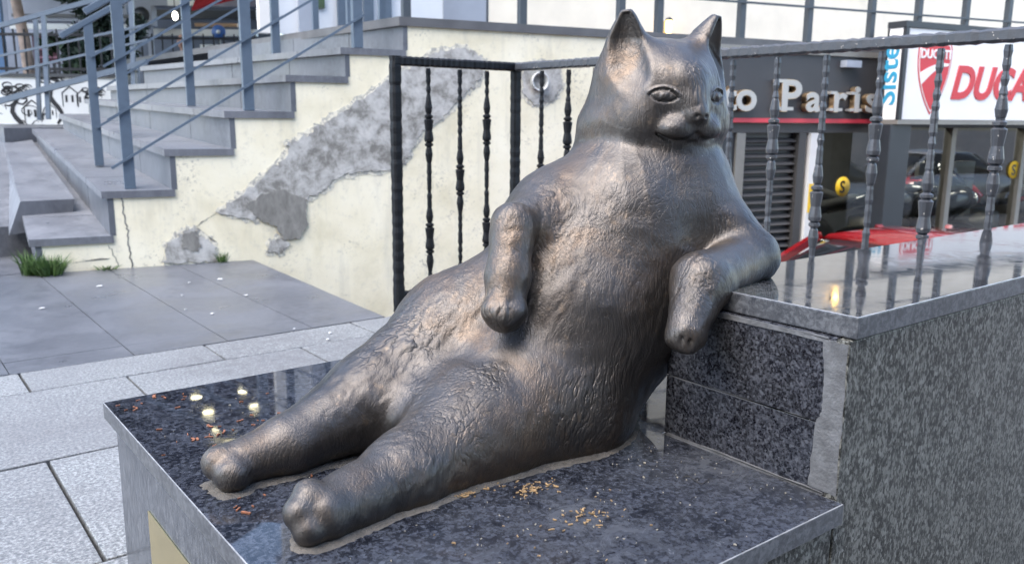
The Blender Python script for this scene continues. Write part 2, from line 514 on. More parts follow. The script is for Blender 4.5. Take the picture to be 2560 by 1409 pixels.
# weathered bronze
n = NT('bronze', metal=0.86, spec=0.5, coat=0.25, coat_rough=0.32)
v = n.coords()
big = n.noise(v, 4.2, 6, 0.62, 0.7)
mid = n.noise(v, 17.0, 6, 0.7, 0.6)
fine = n.noise(v, 210.0, 5, 0.75)
pit = n.noise(v, 620.0, 2, 0.6)
tc = n.node('ShaderNodeTexCoord')
warp = n.node('ShaderNodeTexNoise', i_Vector=tc.outputs['Object'], i_Scale=4.0, i_Detail=2.0)
wv = n.node('ShaderNodeVectorMath', operation='MULTIPLY_ADD')
n.t.links.new(warp.outputs['Color'], wv.inputs[0]); wv.inputs[1].default_value = (0.16, 0.16, 0.16)
n.t.links.new(tc.outputs['Object'], wv.inputs[2])
def hairs(rot, scale, detail=3):
    mp = n.node('ShaderNodeMapping', i_Vector=wv.outputs[0])
    mp.inputs['Rotation'].default_value = rot
    mp.inputs['Scale'].default_value = scale
    f_ = n.noise(mp.outputs[0], 1.0, detail, 0.6)
    r_ = n.math('ABSOLUTE', n.math('SUBTRACT', f_, 0.5))             # sharp-bottomed chisel strokes
    return n.ramp(r_, [(0.0, 0.0), (0.05, 0.55), (0.18, 1.0)])
def patches(sc_, lo, hi, a_=0.0, b_=1.0):
    return n.ramp(n.noise(v, sc_, 3, 0.5), [(lo, a_), (hi, b_)])
hair = hairs((0.10, 0.44, 0.0), (120, 120, 24))           # combed strokes down the body
tuft = hairs((0.3, 0.95, 0.2), (80, 80, 22))              # strokes slanting across
gouge = hairs((0.5, -0.4, 0.4), (44, 44, 18), 2)          # deep knife strokes in a few places
gm = patches(5.2, 0.52, 0.62)
hm = patches(3.4, 0.36, 0.56, 0.15, 1.0)
tm = patches(4.1, 0.48, 0.58)
b1 = n.bump(n.math('MULTIPLY', gouge, gm), 0.75, 0.0026)
b1 = n.bump(n.math('MULTIPLY', tuft, tm), 0.60, 0.0013, b1)
b2 = n.bump(n.math('MULTIPLY', hair, hm), 0.60, 0.0009, b1)
b3 = n.bump(fine, 0.55, 0.0012, b2)
b3 = n.bump(pit, 0.30, 0.0005, b3)
col = n.ramp(big, [(0.30, (0.048, 0.043, 0.040)), (0.42, (0.088, 0.083, 0.080)), (0.52, (0.105, 0.095, 0.087)), (0.59, (0.124, 0.098, 0.078)), (0.68, (0.168, 0.120, 0.082))])
col = n.mix(n.ramp(mid, [(0.48, 0.0), (0.70, 0.55)]), col, (0.070, 0.058, 0.050))
col = n.mix(n.ramp(n.noise(v, 34, 5, 0.75), [(0.58, 0.0), (0.72, 0.5)]), col, (0.26, 0.20, 0.145))
col = n.mix(n.ramp(fine, [(0.62, 0.0), (0.76, 0.4)]), col, (0.30, 0.27, 0.23))
# bird and rain specks
sp = n.ramp(n.vor(v, 36), [(0.035, 1.0), (0.06, 0.0)])
col = n.mix(n.math('MULTIPLY', sp, n.ramp(n.noise(v, 9, 2), [(0.50, 0.0), (0.58, 0.5)])), col, (0.42, 0.40, 0.36))
col = n.mix(1.0, col, (0.86, 0.85, 0.84), 'MULTIPLY')
n.set(col=col, normal=b3)
n.set(rough=n.math('ADD', n.ramp(big, [(0.3, 0.34), (0.7, 0.44)]), n.math('MULTIPLY', n.ramp(mid, [(0.4, 0.0), (0.7, 1.0)]), 0.16)))
MAT['bronze'] = n.m

# ------------------------------------------------------------------ frames
WO = (1.845, 4.991, 0.0)                       # foot of the cream stair wall
WRZ = -math.atan2(0.19612, 0.98058)            # its direction
WU = Vector((0.98058, -0.19612, 0)); WV = Vector((0.19612, 0.98058, 0))
BRZ = math.atan2(-0.6139, 0.7894)              # street behind the stairs, seen square on
def W(u, v, z):
    return Vector(WO) + WU * u + WV * v + Vector((0, 0, z))

def copy_tree(o, parent=None, name=None):
    c = o.copy()
    COL.objects.link(c)
    c.parent = parent
    for ch in list(o.children):
        copy_tree(ch, c)
    return c

# ------------------------------------------------------------------ ground
tag(box('ground', (-150, -150, -1.40), (150, 150, -1.26), MAT['court_stone']), kind='structure')
pave = tag(prism('pavement', [(-14, -10, -0.03), (2.60, -10, -0.03), (2.60, 3.31, -0.03), (1.775, 3.31, -0.03), (1.875, 5.30, -0.03), (1.0, 5.94, -0.03), (-14, 5.94, -0.03)], (0, 0, -1.20), MAT['joint']), kind='structure')
# light granite paving slabs in courses
def slab_piece(name, x0, x1, y0, y1, mat, parent, z=0.0, t=0.026, gap=0.004, tilt=0.0012):
    bm = bmesh.new()
    box_bm(bm, (x0 + gap, y0 + gap, z - t), (x1 - gap, y1 - gap, z), 0.003)
    o = link(name, to_mesh(bm, name), mat, parent)
    o.location.z = random.uniform(-tilt, tilt)
    return o
rows = [(-1.40, -0.77, 0.1), (-0.77, -0.14, 0.4), (-0.14, 0.49, 0.0), (0.49, 1.10, 0.3), (1.10, 1.708, 0.05), (1.708, 2.325, 0.312), (2.325, 2.962, 0.034), (2.962, 3.21, 0.372)]
for (y0, y1, ph) in rows:
    x = ph - 0.622 * 6
    while x < 2.58:
        x1 = min(x + 0.622, 2.595)
        if x1 - x > 0.08:
            slab_piece('paving_slab', x, x1, y0, y1, MAT['pavement_stone'], pave)
        x += 0.622
# grey tiles of the landing in front of the stairs; the edge drops to the lower court
def edge_x(y): return 1.79 + (y - 3.31) * 0.049
seams = [-2.47, -2.07, -1.67, -1.27, -0.87, -0.47, -0.05, 0.345, 0.745, 1.09, 1.445, 9]
ysm = [3.21, 3.375, 5.27, 5.95]
for j, (ya, yb) in enumerate(zip(ysm, ysm[1:])):
    for i, (xa, xb) in enumerate(zip(seams, seams[1:])):
        if ya > 5 and xb > 1.0:
            continue
        if xb > 8:
            p = [(xa + .0018, ya + .0018, 0), (edge_x(ya), ya + .0018, 0), (edge_x(yb), yb - .0018, 0), (xa + .0018, yb - .0018, 0)]
        else:
            p = [(xa + .0018, ya + .0018, 0), (xb - .0018, ya + .0018, 0), (xb - .0018, yb - .0018, 0), (xa + .0018, yb - .0018, 0)]
        o = prism('floor_tile', p, (0, 0, -0.02), MAT['tile_grey'], pave)
        o.location.z = random.uniform(-0.0012, 0.0012)
# sloping street to the left of the stairs
street = tag(prism('street', [(-14, 5.95, -0.02), (-14, 5.95, 0.185), (-14, 8.30, 0.60), (-14, 9.6, 0.72), (-14, 60, 0.75), (-14, 60, -0.5)], (15.05, 0, 0), MAT['tread_stone']), kind='structure')
bm = bmesh.new()
box_bm(bm, (1.05, 8.35, -1.2), (30, 60, 0.74))
tag(link('terrace_floor', to_mesh(bm, 'terrace_floor'), MAT['tile_grey']), kind='structure')

# unseen house added behind the viewer to darken the cat's front reflections
ob = thing('unseen_house', 'unseen brown house added behind the viewer to darken reflections', 'house', (0, 0, 0), BRZ)
box('wall', (-8, -9.0, -1.2), (16, -8.0, 11.0), MAT['house_wall'], ob)
for i in range(7):
    for j in range(3):
        x, z = -7 + i * 3.1, 1.6 + j * 2.8
        w_ = box('window', (x, -8.02, z), (x + 1.3, -7.985, z + 1.6), MAT['car_glass'], ob)
        box('sill', (x - 0.1, -8.0, z - 0.1), (x + 1.4, -7.88, z - 0.001), MAT['cream_facade'], w_)
box('roof_cornice', (-8.2, -9.0, 11.001), (16.2, -7.7, 11.3), MAT['cafe_grey'], ob)

# ------------------------------------------------------------------ staircase
st = thing('stone_staircase', 'wide grey stone steps with cracked cream side wall and landing', 'stairs', WO, WRZ)
RU = [-1.148, -0.773, -0.433, -0.093, 0.269, 0.607, 0.984]
RZ_ = [0.19, 0.44, 0.67, 0.887, 1.102, 1.275, 1.477]
LU = [-1.45, -1.23, -1.02, -0.81, -0.63, -0.35, 0.20]
LZ = [0.62, 0.735, 0.860, 0.987, 1.100, 1.275, 1.477]
LV = 3.1
prof = [(RU[0] + 0.02, -0.05)]
for k in range(7):
    prof.append((RU[k] + 0.03, (RZ_[k - 1] - 0.040) if k else 0.0))
    prof.append((RU[k] + 0.03, RZ_[k] - 0.040))
prof += [(3.40, 1.437), (3.40, -1.26), (0.02, -1.26), (0.02, -0.05)]
prof[0] = (RU[0] + 0.03, -0.05)
side = prism('side_wall', [(u, 0, z) for u, z in prof], (0, 0.28, 0), MAT['cream_render'], st)
for k in range(6):
    a = Vector((RU[k], -0.014, RZ_[k])); b = Vector((LU[k], LV, LZ[k]))
    c = Vector((LU[k + 1] + 0.045, LV, LZ[k])); d = Vector((RU[k + 1] + 0.045, -0.014, RZ_[k]))
    cuts = [0.0, 0.16, 0.42, 0.70, 1.0]
    for s0, s1 in zip(cuts, cuts[1:]):
        g = 0.0012
        q = [a.lerp(b, s0 + g), a.lerp(b, s1 - g), d.lerp(c, s1 - g), d.lerp(c, s0 + g)]
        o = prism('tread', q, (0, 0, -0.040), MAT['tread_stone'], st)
    # riser under the next tread
for k in range(7):
    zr0 = RZ_[k - 1] if k else -0.02
    zl0 = LZ[k - 1] if k else 0.50
    a = Vector((RU[k] + 0.028, -0.006, zr0)); b = Vector((LU[k] + 0.028, LV, zl0))
    a2 = Vector((RU[k] + 0.028, -0.006, RZ_[k] - 0.041)); b2 = Vector((LU[k] + 0.028, LV, LZ[k] - 0.041))
    cuts = [0.0, 0.21, 0.47, 0.73, 1.0]
    for s0, s1 in zip(cuts, cuts[1:]):
        g = 0.0012
        q = [a.lerp(b, s0 + g), a.lerp(b, s1 - g), a2.lerp(b2, s1 - g), a2.lerp(b2, s0 + g)]
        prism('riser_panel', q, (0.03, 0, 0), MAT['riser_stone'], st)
prism('platform', [(RU[6], -0.014, 1.477), (10.5, -0.014, 1.477), (10.5, 6.0, 1.477), (-0.4, 6.0, 1.477)], (0, 0, -0.055), MAT['fascia_stone'], st)
# slanted stone slab laid up the side of the lowest step
prism('ramp_slab', [(-1.02, 0.80, 0.0)] * 0 + [], (0, 0, 0), MAT['riser_stone'], st) if False else None
bm = bmesh.new()
pts = [(0.693, 5.750, 0.154), (1.029, 5.750, 0.197), (1.063, 5.750, 0.351), (0.769, 5.750, 0.351), (1.02, 8.30, 0.45), (1.235, 8.30, 0.46), (1.245, 8.30, 0.640), (1.04, 8.30, 0.610)]
vs = [bm.verts.new(p) for p in pts]
for f_ in ((0, 1, 2, 3), (7, 6, 5, 4), (0, 4, 5, 1), (1, 5, 6, 2), (2, 6, 7, 3), (3, 7, 4, 0)):
    bm.faces.new([vs[i] for i in f_])
bmesh.ops.recalc_face_normals(bm, faces=bm.faces[:])
tag(link('stone_ramp', to_mesh(bm, 'stone_ramp'), MAT['tread_stone']), 'slanted grey stone slab laid along the lowest stair step', 'ramp')

# ragged cement repairs on the side wall, slightly proud of the render
def ragged(pts, amp, n=7, seed=0):
    rnd = random.Random(seed)
    out = []
    m = len(pts)
    for i in range(m):
        a = Vector((pts[i][0], pts[i][1])); b = Vector((pts[(i + 1) % m][0], pts[(i + 1) % m][1]))
        for k in range(n):
            p = a.lerp(b, k / n)
            w = amp * (0.4 if k == 0 else 1.0)
            out.append((p.x + rnd.uniform(-w, w), p.y + rnd.uniform(-w, w)))
    return out
def patch(pts, mat, amp=0.010, t=0.008, seed=0, n=11):
    if mat.name == 'cement':       # feathered trowel edge under the patch
        cu = sum(p[0] for p in pts) / len(pts); cz = sum(p[1] for p in pts) / len(pts)
        L = len(pts); wide = []
        for i in range(L):
            a, b = Vector(pts[i - 1]), Vector(pts[(i + 1) % L])
            d = (b - a).normalized()
            q = Vector(pts[i]); o_ = Vector((-d.y, d.x))      # outward for clockwise outlines
            wide.append((q.x + o_.x * 0.022, q.y + o_.y * 0.022))
        prism('cement_edge', [(u, 0.002, z) for u, z in ragged(wide, 0.016, 9, seed + 50)], (0, -0.0042, 0), MAT['cement_smear'], side)
    if mat.name == 'cement_dark':
        amp, n = 0.007, 9
    pg = ragged(pts, amp, n, seed)
    return prism('cement_patch', [(u, 0.002, z) for u, z in pg], (0, -0.002 - t, 0), mat, side)
patch([(-0.158, 0.299), (0.069, 0.471), (0.268, 0.640), (0.262, 0.70), (0.40, 0.76), (0.621, 0.90), (0.948, 1.115), (1.22, 1.273), (1.43, 1.312), (1.573, 1.236), (1.56, 1.13), (1.42, 1.00), (1.258, 0.844), (1.12, 0.76), (1.035, 0.60), (0.938, 0.53), (0.72, 0.52), (0.583, 0.495), (0.46, 0.40), (0.352, 0.352), (0.20, 0.30), (0.05, 0.24)], MAT['cement'], 0.014, seed=3)
patch([(0.0, 0.33), (0.10, 0.40), (0.22, 0.42), (0.36, 0.36), (0.37, 0.20), (0.32, 0.12), (0.22, 0.11), (0.17, 0.20), (0.08, 0.24)], MAT['cement_dark'], 0.012, t=0.011, seed=5)
patch([(0.13, 0.10), (0.20, 0.13), (0.25, 0.08), (0.19, 0.03), (0.12, 0.04)], MAT['cement'], 0.010, seed=6)
patch([(-0.473, 0.012), (-0.45, 0.124), (-0.36, 0.19), (-0.309, 0.211), (-0.24, 0.15), (-0.19, 0.10), (-0.172, 0.012)], MAT['cement'], 0.010, seed=8)
patch([(-0.37, 0.10), (-0.36, 0.18), (-0.30, 0.19), (-0.26, 0.11), (-0.29, 0.07)], MAT['cement_dark'], 0.008, t=0.011, seed=9)
patch([(1.86, 1.20), (2.00, 1.24), (2.14, 1.20), (2.17, 1.08), (2.10, 0.98), (1.95, 0.95), (1.86, 1.02)], MAT['cement'], 0.010, seed=10)
# cracks: thin dark ragged slivers let into the render
def crack(pts, w, seed):
    rnd = random.Random(seed)
    fine = []
    for a, b in zip(pts, pts[1:]):
        for k in range(6):
            fine.append((a[0] + (b[0] - a[0]) * k / 6 + rnd.uniform(-.006, .006), a[1] + (b[1] - a[1]) * k / 6 + rnd.uniform(-.006, .006)))
    fine.append(pts[-1])
    up_ = [(u + w, z + w * .3) for u, z in fine]
    poly = fine + up_[::-1]
    prism('crack', [(u, 0.002, z) for u, z in poly], (0, -0.0035, 0), MAT['cement_dark'], side)
crack([(-0.675, 0.40), (-0.67, 0.28), (-0.655, 0.20), (-0.66, 0.12), (-0.65, 0.0)], 0.008, 1)
crack([(-0.16, 0.30), (-0.25, 0.25), (-0.31, 0.20)], 0.004, 2)
crack([(-0.76, 0.14), (-0.74, 0.08), (-0.72, 0.02)], 0.004, 4)
crack([(-0.98, 0.04), (-0.86, 0.06), (-0.76, 0.06)], 0.004, 5)
# drain pipe stub in the wall
pipe = link('drain_pipe', to_mesh(lathe_bm(bmesh.new(), [(0.062, 0.12), (0.062, -0.035), (0.066, -0.040), (0.058, -0.040), (0.053, -0.034), (0.053, 0.10)], 28, 'Y', (1.981, 0, 1.105)), 'drain_pipe'), MAT['plastic_pipe'], st, True)

# ------------------------------------------------------------------ steel railings of the stairs
def stair_rail(label, v, posts, bars, top, ext, mat, pw=0.045, name='stair_railing', bar_w=0.014):
    """posts: (u, base z, top z); bars: heights above the slope line; slope along the posts"""
    t = thing(name, label, 'railing', WO, WRZ, 'steel stair railings')
    for (u, z0, z1) in posts:
        bar('post', (u, v, z0), (u, v, z1), pw, pw * 1.0, mat, t, up=(1, 0, 0), bevel=0.003)
    u0, zb0 = posts[0][0], posts[0][1]
    u1, zb1 = posts[-1][0], posts[-1][1]
    sl = (zb1 - zb0) / (u1 - u0)
    for h in bars:
        a = u0 - ext
        b = u1 + 0.05
        bar('rail', (a, v - pw / 2 - bar_w / 2, zb0 + h + sl * (a - u0)), (b, v - pw / 2 - bar_w / 2, zb0 + h + sl * (b - u0)), bar_w, bar_w, mat, t)
    a = u0 - 0.16
    b = u1 + 0.08
    bar('handrail', (a, v, zb0 + top + sl * (a - u0)), (b, v, zb0 + top + sl * (b - u0)), 0.06, 0.035, mat, t, bevel=0.004)
    return t
stair_rail('blue-grey steel stair railing along the cream wall side', 0.07, [(-0.621, 0.445, 1.50), (0.06, 0.89, 1.95), (0.736, 1.28, 2.36)], [0.175, 0.44, 0.73], 1.06, 0.09, MAT['steel_blue'], 0.060)
stair_rail('blue-grey steel railing standing mid stairs behind the wall-side one', 0.90, [(-0.76, 0.535, 1.43), (-0.175, 0.92, 1.83), (0.401, 1.26, 2.2)], [0.24, 0.46, 0.68], 0.90, 0.0, MAT['steel_blue'], 0.054)

pr = thing('platform_railing', 'slim dark steel railing along the raised platform edge', 'railing', WO, WRZ, 'steel stair railings')
pu = [1.055, 1.883, 2.675, 3.009, 3.786, 4.484, 5.193, 5.765, 6.385, 6.981, 7.6, 8.2, 8.8]
for u in pu:
    bar('post', (u, 0.06, 1.477), (u, 0.06, 2.50), 0.052, 0.052, MAT['steel_dark'], pr, up=(1, 0, 0), bevel=0.003)
for z in (1.735, 1.98, 2.22):
    bar('rail', (2.70, 0.03, z), (9.0, 0.03, z + 0.06), 0.014, 0.016, MAT['steel_dark'], pr)
bar('handrail', (1.0, 0.06, 2.52), (9.0, 0.06, 2.56), 0.06, 0.035, MAT['steel_dark'], pr)
# side railing running back along the top step
sr = thing('platform_railing', 'blue-grey posts standing along the top step before the glass doors', 'railing', WO, WRZ, 'steel stair railings')
for (u, v) in ((0.93, 0.35), (0.84, 0.80), (0.72, 1.30)):
    bar('post', (u + 0.06, v, 1.477), (u + 0.06, v, 2.5), 0.045, 0.045, MAT['steel_blue'], sr, up=(1, 0, 0), bevel=0.003)
bar('handrail', (1.0, 0.3, 2.5), (0.76, 1.4, 2.5), 0.05, 0.03, MAT['steel_blue'], sr)

# ------------------------------------------------------------------ building behind the platform
fb = thing('platform_building', 'pale building with glass doors and cream wall above the stairs', 'building', WO, WRZ)
FV = 1.6
box('cream_wall', (2.345, FV, 1.479), (11.0, FV + 0.3, 6.0), MAT['cream_facade'], fb)
box('grey_panel', (1.93, FV, 1.479), (2.34, FV + 0.3, 6.0), MAT['grey_panel'], fb)
box('panel_joint', (2.325, FV - 0.004, 1.479), (2.342, FV + 0.02, 6.0), MAT['steel_dark'], fb)
box('door_head', (0.40, FV, 3.7), (1.93, FV + 0.3, 6.0), MAT['grey_panel'], fb)
for (a, b, m_) in ((0.72, 0.82, 'grey_panel'), (1.03, 1.10, 'steel_blue'), (1.24, 1.32, 'steel_blue'), (1.40, 1.47, 'steel_blue'), (0.42, 0.50, 'white_paint')):
    box('door_frame', (a, FV - 0.03, 1.479), (b, FV + 0.06, 3.7), MAT[m_], fb)
for (a, b) in ((0.50, 0.72), (0.82, 1.03), (1.10, 1.24), (1.32, 1.40), (1.47, 1.93)):
    box('door_pane', (a, FV + 0.01, 1.479), (b, FV + 0.03, 3.7), MAT['white_panel'], fb)
box('green_notice', (0.860, 1.590, 1.687), (0.93, 1.598, 1.80), MAT['leaf_mid'], fb)
# lamps on the cream wall
def wall_lamp(u, z, label):
    t = thing('wall_lamp', label, 'lamp', W(u, FV - 0.0, z), WRZ, 'small wall lamps on the cream wall')
    box('bracket', (-0.03, -0.03, -0.05), (0.03, 0.0, 0.05), MAT['frame_grey'], t, 0.004)
    lathe('glass', [(0.012, -0.07), (0.026, -0.055), (0.030, 0.0), (0.026, 0.05), (0.010, 0.06)], MAT['lamp_warm'], t, 14, 'Z', (0, -0.06, 0))
    lathe('cap', [(0.034, 0.05), (0.034, 0.065), (0.008, 0.08)], MAT['frame_dark'], t, 14, 'Z', (0, -0.06, 0))
lp = (4.199, 1.540, 1.722)
wall_lamp(lp[0], lp[2], 'small lit wall lamp showing between the cat ears')
wall_lamp(6.68, 2.35, 'lit wall lamp high on the cream wall above the shop signs')

# ------------------------------------------------------------------ shops under the platform
sh = thing('corner_shop', 'dark shop front with grey raised letters under the platform', 'shop', WO, WRZ)
box('fascia_panel', (3.41, -0.03, 0.875), (5.60, 0.10, 1.375), MAT['dark_panel'], sh)
box('red_strip', (3.41, -0.040, 0.840), (5.32, 0.05, 0.874), MAT['red_strip'], sh)
box('soffit_strip', (3.41, -0.05, 1.377), (9.5, 0.05, 1.420), MAT['frame_grey'], sh)
box('lintel', (3.41, 0.0, 0.760), (5.32, 0.10, 0.838), MAT['shutter'], sh)
box('spot_light_box', (4.78, -0.10, 1.29), (4.95, -0.032, 1.345), MAT['grey_panel'], sh)
box('wall_pier', (3.41, 0.02, -1.259), (3.76, 0.12, 0.758), MAT['frame_dark'], sh)
box('shutter_frame', (3.76, 0.0, -1.259), (3.85, 0.10, 0.758), MAT['frame_grey'], sh)
sf = box('shutter', (3.85, 0.065, -1.259), (4.42, 0.08, 0.758), MAT['frame_dark'], sh)
z = 0.70
slat_me = None
while z > -1.2:
    bm = bmesh.new()
    bar_bm(bm, (3.853, 0.045, 0), (4.415, 0.045, 0), 0.006, 0.050, up=(0, 0.75, 0.66))
    if slat_me is None:
        slat_me = to_mesh(bm, 'slat')
        slat_me.materials.append(MAT['frame_grey'] if False else MAT['shutter'])
    else:
        bm.free()
    o = bpy.data.objects.new('slat', slat_me); COL.objects.link(o); o.parent = sf; o.location.z = z
    z -= 0.062
box('shutter_frame', (4.42, 0.0, -1.259), (4.50, 0.10, 0.758), MAT['shutter'], sh)
box('white_post', (4.53, -0.02, -1.259), (4.625, 0.10, 0.758), MAT['white_paint'], sh)
box('yellow_sticker', (4.545, -0.024, 0.10), (4.60, -0.019, 0.34), MAT['yellow'], sh)
bm = bmesh.new()
bm.faces.new([bm.verts.new(p) for p in ((4.66, 0.040, -1.0), (9.4, 0.040, -1.0), (9.4, 0.040, 0.80), (4.66, 0.040, 0.80))])
gl = link('shop_window', to_mesh(bm, 'shop_window'), MAT['shop_glass'], sh)
box('window_sill', (4.64, -0.01, -1.259), (9.4, 0.10, -1.0), MAT['frame_dark'], sh)
for u in (4.63, 5.62, 6.30, 7.35, 8.4):
    box('window_frame', (u, 0.0, -1.0), (u + 0.06, 0.09, 0.80), MAT['frame_grey'], sh)
box('window_head', (5.32, -0.005, 0.802), (9.4, 0.10, 1.376), MAT['frame_dark'], sh)
# room behind the glass
box('back_wall', (3.41, 3.2, -1.25), (10.2, 3.3, 1.42), MAT['room_dark'], sh)
box('room_floor', (3.41, 0.1, -1.258), (10.2, 3.2, -1.245), MAT['court_stone'], sh)
box('room_wall', (10.2, 0.1, -1.25), (10.3, 3.3, 1.42), MAT['room_dark'], sh)
box('room_wall', (3.9, 0.11, -1.25), (4.0, 3.2, 1.42), MAT['room_dark'], sh)
for k, (u_, v_) in enumerate(((5.1, 0.8), (6.4, 1.0), (7.6, 0.9))):
    box('ceiling_lamp', (u_, v_, 1.395), (u_ + 0.7, v_ + 0.12, 1.415), MAT['lamp_shop'], sh)
for k in range(5):
    box('roller_slat', (7.05, 0.9, -0.55 + 0.2 * k), (7.95, 0.95, -0.37 + 0.2 * k), MAT['frame_grey'], sh)

def text_obj(name, s, size, mat, parent, loc, rot=(math.pi / 2, 0, 0), ext=0.004, shear=0.0, offset=0.0, bevel=0.0, sx=1.0, align='LEFT', spacing=1.0):
    cu = bpy.data.curves.new(name, 'FONT')
    cu.body = s
    cu.size = size
    cu.extrude = ext
    cu.shear = shear
    cu.offset = offset
    cu.bevel_depth = bevel
    cu.align_x = align
    cu.space_character = spacing
    cu.resolution_u = 4
    o = bpy.data.objects.new(name, cu)
    COL.objects.link(o)
    dg = bpy.context.evaluated_depsgraph_get()
    me = bpy.data.meshes.new_from_object(o.evaluated_get(dg))
    bpy.data.objects.remove(o)
    bpy.data.curves.remove(cu)
    me.name = name
    me.materials.clear(); me.materials.append(mat)
    o = bpy.data.objects.new(name, me)
    COL.objects.link(o)
    o.parent = parent
    o.location = loc
    o.rotation_euler = rot
    o.scale = (sx, 1, 1)
    return o
# raised letters, one part each; slab feet make the face a serif
def sign_letter(ch, u, w, size, base, serifs):
    e = text_obj('letter', ch, size, MAT['letter_edge'], sh, (u, -0.062, base), ext=0.024, offset=size * 0.030, sx=w)
    f_ = text_obj('letter_face', ch, size, MAT['letter_grey'], e, (0, 0, 0.027), rot=(0, 0, 0), ext=0.002, offset=size * 0.022)
    for (a, b, zz) in serifs:
        box('serif', (u + a, -0.088, base + zz), (u + b, -0.034, base + zz + size * 0.075), MAT['letter_grey'], sh)
bz = 0.937
sign_letter('t', 3.535, 1.25, 0.29, bz, [])
sign_letter('o', 3.650, 1.25, 0.31, bz, [])
sign_letter('P', 4.095, 1.30, 0.335, bz, [(-0.03, 0.15, 0.0), (-0.03, 0.06, 0.213)])
sign_letter('a', 4.375, 1.25, 0.30, bz, [])
sign_letter('r', 4.665, 1.30, 0.30, bz, [(-0.02, 0.12, 0.0), (-0.02, 0.05, 0.135)])
sign_letter('i', 4.900, 1.35, 0.30, bz, [(-0.03, 0.11, 0.0), (-0.03, 0.05, 0.135)])
sign_letter('s', 5.045, 1.25, 0.30, bz, [])

# neighbouring motorcycle shop sign: a white light box whose end carries blue lettering
DV = -0.35
ds = thing('sign_box', 'white sign box with red shield emblem and red slanted lettering', 'sign', WO, WRZ)
box('box', (5.165, DV, 0.872), (8.6, DV + 0.15, 1.600), MAT['sign_white'], ds, 0.004)
box('top_frame', (5.12, DV - 0.012, 1.602), (8.62, DV + 0.17, 1.650), MAT['frame_dark'], ds)
box('bottom_frame', (5.12, DV - 0.012, 0.835), (8.62, DV + 0.17, 0.870), MAT['frame_grey'], ds)
box('corner_frame', (5.126, DV - 0.012, 0.872), (5.163, DV + 0.02, 1.600), MAT['frame_dark'], ds)
box('corner_frame', (5.126, DV + 0.152, 0.872), (5.163, DV + 0.17, 1.600), MAT['frame_dark'], ds)
box('end_panel', (5.128, DV + 0.022, 0.872), (5.163, DV + 0.150, 1.600), MAT['sign_white'], ds)
text_obj('end_lettering', 'Siste', 0.25, MAT['sign_blue'], ds, (5.126, DV + 0.045, 0.985), rot=(math.pi / 2, -math.pi / 2, -math.pi / 2), ext=0.002, offset=0.004, sx=1.05)
text_obj('lettering', 'DUCATI', 0.372, MAT['sign_red'], ds, (5.735, DV - 0.004, 1.058), ext=0.003, shear=0.25, offset=0.013, sx=0.97, spacing=1.0)
# shield emblem
def shield(s, cx, cz):
    pts = []
    w, top, bot = 0.205 * s, 0.275 * s, -0.315 * s
    n_ = 14
    pts += [(-w * 0.86, top), (w * 0.86, top), (w, top - 0.05 * s)]
    for k in range(1, n_ + 1):
        a = k / n_
        pts.append((w * (1 - a ** 2.1), (top - 0.10 * s) + (bot - top + 0.10 * s) * a))
    for k in range(n_ - 1, 0, -1):
        a = k / n_
        pts.append((-w * (1 - a ** 2.1), (top - 0.10 * s) + (bot - top + 0.10 * s) * a))
    pts.append((-w, top - 0.05 * s))
    return [(cx + x, cz + z) for x, z in pts]
ecx, ecz = 5.505, 1.230
em = prism('emblem', [(u, DV - 0.001, z) for u, z in shield(1.0, ecx, ecz)], (0, -0.003, 0), MAT['sign_red'], ds)
prism('emblem_border', [(u, DV - 0.004, z) for u, z in shield(0.945, ecx, ecz)], (0, -0.002, 0), MAT['sign_white'], em)
prism('emblem_field', [(u, DV - 0.006, z) for u, z in shield(0.895, ecx, ecz)], (0, -0.002, 0), MAT['sign_red'], em)
band = []
for k in range(11):
    a = k / 10
    band.append((ecx - 0.176 + 0.352 * a, ecz + 0.02 + 0.085 * math.sin(a * 1.9)))
low = []
for k in range(11):
    a = k / 10
    low.append((ecx - 0.145 + 0.300 * a * (1 if a < 1 else 1.0) , ecz - 0.075 + 0.155 * math.sin(min(1, a * 1.15) * 1.45)))
prism('emblem_band', [(u, DV - 0.008, z) for u, z in band + low[::-1]], (0, -0.002, 0), MAT['sign_white'], em)
text_obj('emblem_lettering', 'DUCATI', 0.100, MAT['sign_white'], em, (ecx, DV - 0.009, ecz + 0.140), ext=0.002, offset=0.003, align='CENTER')
box('sign_column', (5.085, DV + 0.02, -1.259), (5.33, DV + 0.16, 0.834), MAT['frame_dark'], ds, 0.006)
# round yellow stickers on the glass
def sticker(u, z, r, label):
    t = lathe('round_sticker', [(r, 0.0), (r, 0.003)], MAT['yellow'], None, 24, 'Y', (0, 0, 0))
    t.location = W(u, 0.026, z); t.rotation_euler = (0, 0, WRZ)
    tag(t, label, 'sticker', None, None)
    text_obj('print', 'S', r * 1.7, MAT['black_paint'], t, (-r * 0.5, -0.003, -r * 0.6), ext=0.001, offset=0.002)
s1 = (4.989, 0.026, 0.302)
s2 = (7.295, 0.026, 0.401)
sticker(s1[0], s1[2], 0.085, 'round yellow sticker on shop glass near the white post')
sticker(s2[0], s2[2], 0.085, 'round yellow sticker on shop glass at the picture edge')

